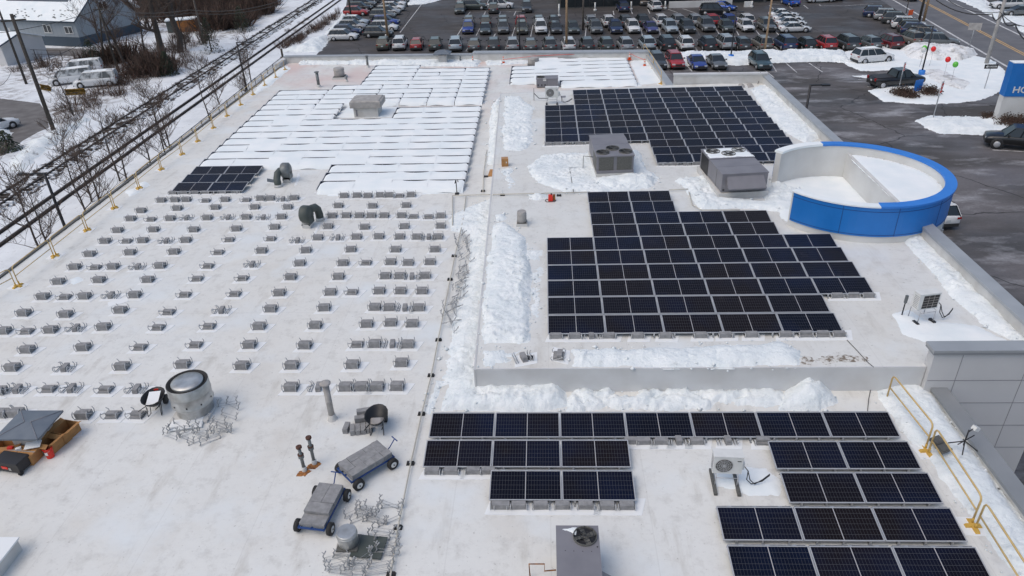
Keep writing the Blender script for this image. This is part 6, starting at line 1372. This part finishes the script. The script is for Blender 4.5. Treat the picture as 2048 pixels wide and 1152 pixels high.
wire('upper overhead wire from the gable pole across the trees', [T3+Vector((0, 0, .2)), at(380, 20, 5), at(560, 2, 6)], .035)
wire('lower overhead wire from the gable pole across the trees', [T3+Vector((0, 0, -.4)), at(380, 26, 4.6), at(560, 8, 5.5)], .03)
wire('low wire from the long tarred pole up to the gable pole', [at(52, 128, 2), at(200, 62, 2.5), at(292, 30, 4)], .03)
wire('thin wire from the shed pole down to the left edge', [at(-20, 175, -1), at(22, 145, 0)], .02)
wire('thick overhead wire running down to the right edge', [at(1872, 0, 5), at(1985, 28, 4.2), at(2004, 30, 4.2)], .05); wire('thick overhead wire leaving the pale pole to the right edge', [at(2004, 28, 4.2), at(2030, 48, 4), at(2075, 84, 3.6)], .06)
wire('thin overhead wire above the thick one at the right', [at(1890, -4, 5), at(2000, 24, 4.5), at(2080, 52, 4.5)], .03)

# ------------------------------------------------------------------ fence at the foot of the building on the left
F0, F1, F2 = at(-60, 622, -3.4), at(294, 327, -3.4), at(566, 112, -3.4)
t = thing('chain_link_fence', 'black chain link fence between the roof eave and the tracks', 'fence', (0, 0, GZ))
FP = []; n_ = 34
for k in range(n_+1): s_ = k/n_; FP.append(F0.lerp(F1, s_*2) if s_ < .5 else F1.lerp(F2, s_*2-1))
for p in FP: MB().cyl((p.x, p.y, 0), (p.x, p.y, 1.85), .045, n=6).build('post', mIron, t)
MB().tube([(p.x, p.y, 1.8) for p in FP], .035, 5).build('top_rail', mIron, t)
ms = MB()
for i in range(n_):
    a, b = FP[i], FP[i+1]; m_ = 14
    for k in range(m_):
        for d0, d1 in ((0, 1), (1, 0)):
            for lay in (0, 1):
                q0 = a.lerp(b, (k+d0)/m_); q1 = a.lerp(b, (k+d1)/m_); ms.cyl((q0.x, q0.y, .05+.87*lay), (q1.x, q1.y, .92+.87*lay), .007, n=3, cap=False)
ms = ms.build('mesh_wire', mIron, t); ms['kind'] = 'stuff'
p = at(568, 128, -1); t = thing('meter_stack', 'dark slim stack standing at the back left roof corner', 'pipe stack', (p.x, p.y, GZ)); MB().cyl((0, 0, 0), (0, 0, 5.9), .12).cyl((0, 0, 3.6), (0, 0, 5.0), .28).build('stack', mPoleDark, t)
t = thing('yard_fence', 'low post and rail fence along the snowy driveway by the shed', 'fence', (0, 0, GZ)); YP = [at(48+26*k, 118+1.0*k, GZ) for k in range(5)]
for p in YP: MB().cyl((p.x, p.y, 0), (p.x, p.y, 1.5), .06, n=6).build('post', mPoleDark, t)
for z_ in (.8, 1.45): MB().tube([(p.x, p.y, z_) for p in YP], .03, 4).build('rail', mPoleDark, t)

# ------------------------------------------------------------------ sign pylon and signs
def text(name, s_, size, parent, loc, rot, m, ex=.02, bold=.0, sx=1.):
    c = bpy.data.curves.new(name, 'FONT'); c.body = s_; c.size = size; c.extrude = ex; c.offset = bold; c.align_x = 'CENTER'; c.align_y = 'CENTER'
    tmp = bpy.data.objects.new(name, c); COL.objects.link(tmp); me = bpy.data.meshes.new_from_object(tmp); bpy.data.objects.remove(tmp); me.materials.clear(); me.materials.append(m)
    o = link(name, me, parent); o.location = loc; o.rotation_euler = rot; o.scale = (sx, 1, 1); return o
pb = at(1991, 248, GZ); ht = top(pb, 127)-GZ; hs = top(pb, 193)-GZ; print('pylon', pb, ht, hs)
PWd = 4.4; t = thing('sign_pylon', 'tall white pylon with a blue brand sign at the right edge', 'sign', (pb.x, pb.y, GZ), R(-6))
MB().box((PWd/2, .5, hs/2), (PWd, .9, hs)).build('base', mStucco, t); sg = MB().box((PWd/2+.04, .5, (ht+hs)/2), (PWd+.12, 1.05, ht-hs)).build('sign_box', mBlue, t)
MB().box((PWd/2+.04, .5, ht+.03), (PWd+.1, 1.0, .05)).build('snow_cover', mSnowSoft, t)
hh = ht-hs
text('lettering', 'HONDA', hh*.27, sg, (PWd/2+.04, -.04, hs+hh*.20), (R(90), 0, 0), mWhite, .02, .012, 1.12)
cx, cz, e_ = PWd/2+.04, hs+hh*.62, hh*.27
b = MB()
rr = [(-1.25, 1.0), (-1.05, 1.12), (1.05, 1.12), (1.25, 1.0), (1.0, -1.0), (.8, -1.12), (-.8, -1.12), (-1.0, -1.0), (-1.25, 1.0)]
b.tube([(cx+x*e_, -.05, cz+z_*e_) for x, z_ in rr], .055, 6)
for s in (-1, 1): b.tube([(cx+s*.72*e_, -.05, cz+1.0*e_), (cx+s*.62*e_, -.05, cz+.3*e_), (cx+s*.55*e_, -.05, cz-.4*e_), (cx+s*.60*e_, -.05, cz-1.0*e_)], .085, 6)
b.tube([(cx-.6*e_, -.05, cz+.05*e_), (cx, -.05, cz-.02*e_), (cx+.6*e_, -.05, cz+.05*e_)], .085, 6)
b.build('emblem', mWhite, sg)
def sign(name, label, base, h, w_, hgt, rz=0, m=mWhite, post=mGalv, cat='sign', build=None):
    p = at(*base, GZ); t = thing(name, label, cat, p, rz); MB().cyl((0, 0, 0), (0, 0, h+hgt), .05, n=6).build('post', post, t)
    bd = MB().box((0, -.06, h+hgt/2), (w_, .04, hgt)).build('board', m, t)
    if build: build(bd, h, w_, hgt)
    return t
def oneway(bd, h, w_, hg):
    MB().add([(-w_*.42, -.085, h+hg*.5), (-w_*.26, -.085, h+hg*.86), (-w_*.26, -.085, h+hg*.68), (w_*.42, -.085, h+hg*.68), (w_*.42, -.085, h+hg*.32), (-w_*.26, -.085, h+hg*.32), (-w_*.26, -.085, h+hg*.14)], [(0, 6, 5, 4, 3, 2, 1)]).build('arrow', mWhite, bd)
    text('lettering', 'ONE WAY', hg*.36, bd, (.05, -.09, h+hg*.5), (R(90), 0, 0), mBlack, .004)
def noentry(bd, h, w_, hg):
    MB().lathe((0, -.085, h+hg*.60), [(w_*.46, 0), (w_*.46, .01)], 20, axis=Matrix.Rotation(R(90), 3, 'X')).build('red_disc', mRed, bd); MB().box((0, -.10, h+hg*.60), (w_*.66, .01, w_*.16)).build('white_bar', mWhite, bd)
    MB().box((0, -.088, h+hg*.16), (w_*.9, .012, hg*.2)).build('red_plate', mRed, bd)
p = at(1755+0, 0, GZ) if 0 else None
sign('one_way_sign', 'black and white one way arrow sign on the snowy island', (1968, 180), 2.3, 1.35, .45, R(-4), mBlack, build=oneway)
sign('no_entry_sign', 'red and white no entry sign before the second snow island', (1865, 240), 2.6, .7, 1.15, R(48), mWhite, build=noentry)
sign('no_entry_sign', 'red and white sign standing in the shrub before the pickup', (1796, 183), 2.2, .6, .95, R(50), mWhite, build=noentry)
sign('road_sign', 'pair of grey road sign backs on one post beside the road', (1937, 100), 2.5, 1.5, .9, R(-15), mHood)
def bl(bd, h, w_, hg): MB().box((0, -.09, h+hg*.55), (w_*.6, .012, .05)).build('arrow_line', mBlueTop, bd); MB().box((0, -.09, h+hg*.35), (w_*.45, .012, .04)).build('arrow_line', mBlueTop, bd)
sign('direction_sign', 'small bright blue direction sign between the two island shrubs', (1832, 188), .35, 1.15, 1.2, R(25), mBlueTop, build=bl)
t = sign('road_work_sign', 'small orange sign by the road behind the slanted cars', (1819, 34), .3, .9, .8, .4, mOrange)
for i, (u, v, m_, l) in enumerate(((1849, 96, 'g', 'green balloon above the dirty snow heap'), (1847, 100, 'w', 'white balloon just under the upper green balloon'), (1867, 98, 'r', 'red balloon right of the island street lamp'), (1896, 119, 'r', 'red balloon beside the lower green balloon'), (1911, 129, 'g', 'green balloon lowest over the white island snow'))):
    mm = {'g': mat('green balloon', (.12, .50, .06), .3), 'w': mWhite, 'r': mat('red balloon', (.75, .02, .02), .3)}[m_]; p = at(u, v, GZ+2.2); t = thing('balloon', l, 'balloon', (p.x, p.y, GZ+.2))
    MB().ball((0, 0, 2.0), .29, 9, sc=(1, 1, 1.12)).build('balloon_skin', mm, t); MB().tube([(0, 0, 1.56), (.05, .02, .8), (0, 0, 0)], .012, 3).build('string', mWire, t)

# ------------------------------------------------------------------ bare trees, saplings, brush, evergreens
def branch(b, p, d, L_, r, lev, rnd, out, up=.25):
    n_ = 4 if lev > 1 else 3; pts = [p]; rs = [r]; q = p; dd = d
    for k in range(n_):
        dd = (dd+Vector((rnd.uniform(-.22, .22), rnd.uniform(-.22, .22), rnd.uniform(-.05, up)))).normalized(); q = q+dd*L_/n_; pts.append(q); rs.append(max(.011, r*(1-.62*(k+1)/n_)))
    b.tube(pts, rs, 6 if lev > 2 else 4 if lev > 1 else 3)
    if lev <= 0: return
    for k in range({4: 7, 3: 6, 2: 6, 1: 5}[lev]):
        i = rnd.randint(1, n_); base = pts[i]; a = rnd.uniform(0, 6.28); side = Vector((math.cos(a), math.sin(a), rnd.uniform(.1, .7))).normalized(); nd = (dd*.55+side*.85).normalized()
        branch(b, base, nd, L_*rnd.uniform(.48, .68), rs[i]*.62, lev-1, rnd, out, up)
def tree(label, base, h, r, lev, seed, lean=(0, 0), name='bare_tree', group=None):
    rnd = random.Random(seed); p = at(*base, GZ) if len(base) == 2 else Vector(base); t = thing(name, label, 'tree', (p.x, p.y, GZ), 0, group)
    tb = MB(); pts = []; rs = []; n_ = 7; q = Vector((0, 0, -.1))
    for k in range(n_+1): pts.append(q.copy()); rs.append(r*(1-.72*k/n_)); q += Vector((rnd.uniform(-.02, .02)*h+lean[0], rnd.uniform(-.02, .02)*h+lean[1], h/n_))
    tb.tube(pts, rs, 8); tb.build('trunk', mBark, t); cb = MB()
    for k in range(12 if lev > 2 else 13):
        i = rnd.randint(2 if lev > 2 else 1, n_); a = rnd.uniform(0, 6.28); d_ = Vector((math.cos(a), math.sin(a), rnd.uniform(.25, 1.0))).normalized(); branch(cb, pts[i], d_, h*rnd.uniform(.22, .36)*(1.2-.4*i/n_), rs[i]*.55, lev, rnd, None)
    cb.build('crown', mTwig, t); return t
tree('tallest bare tree with thick limbs beside the tracks', (332, 128), 16, .52, 3, 1); tree('second tall bare tree right of the tallest one', (361, 104), 17, .50, 3, 2)
tree('bare tree standing before the warehouse gable', (252, 132), 10, .2, 3, 3, (-.2, 0)); tree('slim bare tree close behind the gable pole', (215, 115), 9, .16, 2, 4); tree('bare tree left of the tallest tree', (290, 108), 9, .15, 2, 5)
tree('small bare tree at the right foot of the tallest tree', (372, 100), 7, .12, 2, 6); tree('forked bare sapling in the brush near the vans', (148, 232), 5, .09, 2, 7); tree('thin bare tree beyond the warehouse', (300, 60), 11, .2, 2, 8)
sap = [(60, 505, -35), (52, 515, -36.5), (150, 445, -36), (178, 428, -36), (168, 432, -37.5), (240, 385, -36.5), (228, 392, -37.5), (288, 350, -36.5), (318, 300, -37.5), (325, 305, -36), (405, 235, -36.5), (430, 218, -38), (318, 318, -35), (496, 178, -38), (480, 182, -36)]
for i, (u, v, x) in enumerate(sap):
    q = atx(u, v, x); q.z = GZ; tree(f'bare sapling between fence and tracks, {ORD[i]} counted from the camera', (q.x, q.y+1.5, GZ), random.uniform(4.4, 6.4), .08, 2, 20+i, name='bare_sapling', group='bare saplings along the tracks')
def twigs(seed, n_, r, h, w_=.035, m=mBrush, leaf=0):
    rnd = random.Random(seed); b = MB(); vs = []; fs = []
    for k in range(n_):
        a = rnd.uniform(0, 6.28); d_ = r*math.sqrt(rnd.random()); x, y = d_*math.cos(a)*.55, d_*math.sin(a)*.55; hh_ = h*rnd.uniform(.4, 1)*(1-.5*(d_/r)**2)
        tx, ty = x+rnd.uniform(-.5, .5)*r*.6+x*.5, y+rnd.uniform(-.5, .5)*r*.6+y*.5; wa = rnd.uniform(0, 3.14); dx, dy = w_*math.cos(wa), w_*math.sin(wa); mx, my, mz = (x+tx)/2+rnd.uniform(-.1, .1), (y+ty)/2+rnd.uniform(-.1, .1), hh_*.55
        i = len(vs); vs += [(x-dx, y-dy, 0), (x+dx, y+dy, 0), (mx+dx*.8, my+dy*.8, mz), (mx-dx*.8, my-dy*.8, mz), (tx, ty, hh_)]; fs += [(i, i+1, i+2, i+3), (i+3, i+2, i+4)]
        for q in range(2):
            sx, sy, sz = mx+rnd.uniform(-.35, .35)*r, my+rnd.uniform(-.35, .35)*r, mz+rnd.uniform(.1, .5)*h*.5; j = len(vs); vs += [(mx-dx*.5, my-dy*.5, mz), (mx+dx*.5, my+dy*.5, mz), (sx, sy, sz)]; fs.append((j, j+1, j+2))
        for q in range(leaf):
            lx, ly, lz = tx+rnd.uniform(-.2, .2)*r, ty+rnd.uniform(-.2, .2)*r, hh_*rnd.uniform(.5, 1.05); s_ = rnd.uniform(.05, .12); aa = rnd.uniform(0, 3.14); j = len(vs); vs += [(lx-s_*math.cos(aa), ly-s_*math.sin(aa), lz), (lx+s_*math.cos(aa), ly+s_*math.sin(aa), lz+s_*.5), (lx, ly, lz+s_*1.4)]; fs.append((j, j+1, j+2))
    b.add(vs, fs); return b.mesh('twigs', m)
TW = [twigs(1, 55, 1.6, 1.8, .028), twigs(2, 60, 2.0, 1.5, .028, m=mTwig), twigs(3, 45, 1.2, 2.9, .028, m=mTwig), twigs(4, 70, 2.4, 2.2, .03)]
TR = [twigs(5, 170, 3.0, 3.4, .06), twigs(6, 150, 3.2, 2.8, .06)]
SHR = twigs(7, 160, 1.5, 1.3, .03, mBrush, 5)
def shrub(label, me, p, s=1., group=None, name='shrub'):
    t = link(name, me, None, p, random.uniform(0, 6)); t.scale = (s,)*3; return tag(t, label, 'shrub', group)
rnd = random.Random(5); nb = 0
def scatter(poly, n_, meshes, label, group, smin=.6, smax=1.2, name='shrub'):
    P_ = [at(u, v, GZ) for u, v in poly]; a, b, c, d = P_
    for k in range(n_):
        s_, t_ = rnd.random(), rnd.random(); q = a*(1-s_)*(1-t_)+b*s_*(1-t_)+c*s_*t_+d*(1-s_)*t_; shrub(label, rnd.choice(meshes), (q.x, q.y, GZ), rnd.uniform(smin, smax), group, name)
scatter([(100, 222), (280, 150), (300, 166), (122, 246)], 18, TW, 'one of the dark twiggy bushes between the vans and the tracks', 'twiggy bushes between the vans and the tracks')
scatter([(20, 138), (200, 120), (200, 150), (20, 152)], 13, TW, 'one of the brown bushes behind the snowy vans', 'brown bushes behind the snowy vans')
scatter([(180, 130), (300, 100), (330, 155), (210, 165)], 22, TW[1:]+TR[:1], 'one of the tangled bushes around the gable pole', 'tangled bushes around the gable pole', .7, 1.4)
scatter([(300, 90), (400, 60), (430, 95), (330, 150)], 24, TW, 'one of the thin bushes around the two tall trees', 'thin bushes around the two tall trees')
scatter([(410, 10), (530, -5), (560, 5), (430, 88)], 44, TR, 'one of the reddish bushes crowding the far bend of the tracks', 'reddish bushes at the far bend of the tracks', .9, 1.7)
scatter([(290, 8), (430, -14), (430, 40), (300, 50)], 60, TR, 'one of the reddish bushes on the far snowy slope', 'reddish bushes on the far slope', .8, 1.5)
scatter([(-40, -10), (30, -15), (30, 30), (-40, 40)], 14, TR, 'one of the brown bushes above the warehouse roof at left', 'brown bushes above the warehouse', .8, 1.4)
scatter([(20, 330), (85, 282), (110, 282), (50, 345)], 12, TW[:2], 'one of the low snowy bushes along the track bank', 'low bushes along the track bank', .25, .5)
scatter([(560, 98), (600, 85), (700, 10), (640, 60)], 34, TW, 'one of the pale snowy bushes beside the left car file', 'snowy bushes beside the left car file', .5, 1.)
scatter([(440, 120), (560, 30), (640, 10), (600, 90)], 8, TW[:2], 'one of the sparse tufts between the tracks and the lot', 'sparse tufts between tracks and lot', .3, .6)
for i, (u, v, z_, s, l) in enumerate(((1804, 192, 0, .95, 'brown leafy shrub left of the blue direction sign'), (1816, 196, 0, .8, 'brown leafy shrub just before the blue direction sign'), (1856, 190, 0, .9, 'brown leafy shrub right of the blue direction sign'), (2014, 252, 0, .9, 'brown shrub at the foot of the sign pylon'), (2036, 254, 0, 1.0, 'brown shrub at the right foot of the sign pylon'), (1978, 240, 0, .7, 'small snowy shrub left of the sign pylon'))):
    shrub(l, SHR, at(u, v, GZ), s)
gheap('snow mound under the brush beside the left car file', [(560, 104), (600, 92), (650, 70), (690, 22), (700, 30), (662, 76), (640, 104)], 1.0, res=.3, rag=.6, seed=120, edge=1.5)
gheap('snow mound with brush along the muddy yard', [(20, 330), (60, 285), (110, 262), (180, 235), (150, 262), (90, 300), (40, 345)], .8, res=.3, rag=.7, seed=121, edge=1.5, lump=.6)
gheap('round snowy tree stump or car roof at the left edge beside the yard', [(-14, 258), (10, 250), (20, 268), (8, 282), (-14, 280)], .9, res=.25, rag=.3, seed=122, edge=1.2)
def evergreen(label, base, h, r, seed):
    rnd = random.Random(seed); p = at(*base, GZ); t = thing('evergreen_tree', label, 'tree', p); MB().cyl((0, 0, 0), (0, 0, h*.9), .12, .03, n=6).build('trunk', mBark, t); b = MB(); vs = []; fs = []
    for k in range(900):
        z_ = h*rnd.random()**1.2*.97+.1; rr_ = r*max(.02, 1-z_/h)**.8*(.55+.45*rnd.random())*(1+.2*math.sin(z_*5)); a = rnd.uniform(0, 6.28); x, y = rr_*math.cos(a), rr_*math.sin(a); s_ = rnd.uniform(.12, .32)
        i = len(vs); a2 = a+rnd.uniform(-.9, .9); vs += [(x, y, z_), (x+s_*math.cos(a2), y+s_*math.sin(a2), z_-s_*.6), (x+s_*.7*math.cos(a2+.9), y+s_*.7*math.sin(a2+.9), z_-s_*.2)]; fs.append((i, i+1, i+2))
    b.add(vs, fs); b.build('crown', mNeedle, t); return t
evergreen('dark evergreen at the foot of the tallest bare tree', (338, 150), 3.2, 1.3, 1); evergreen('taller dark evergreen beside the reddish bushes', (424, 104), 5.2, 1.7, 2); evergreen('small dark evergreen at the far bend of the tracks', (486, 62), 4.2, 2.0, 3); evergreen('dark evergreen behind the three vans', (190, 135), 4.0, 2.2, 4); evergreen('low dark evergreen by the snowy stump at left', (18, 300), 2.0, 1.2, 5)
# cold haze softening the far tree line
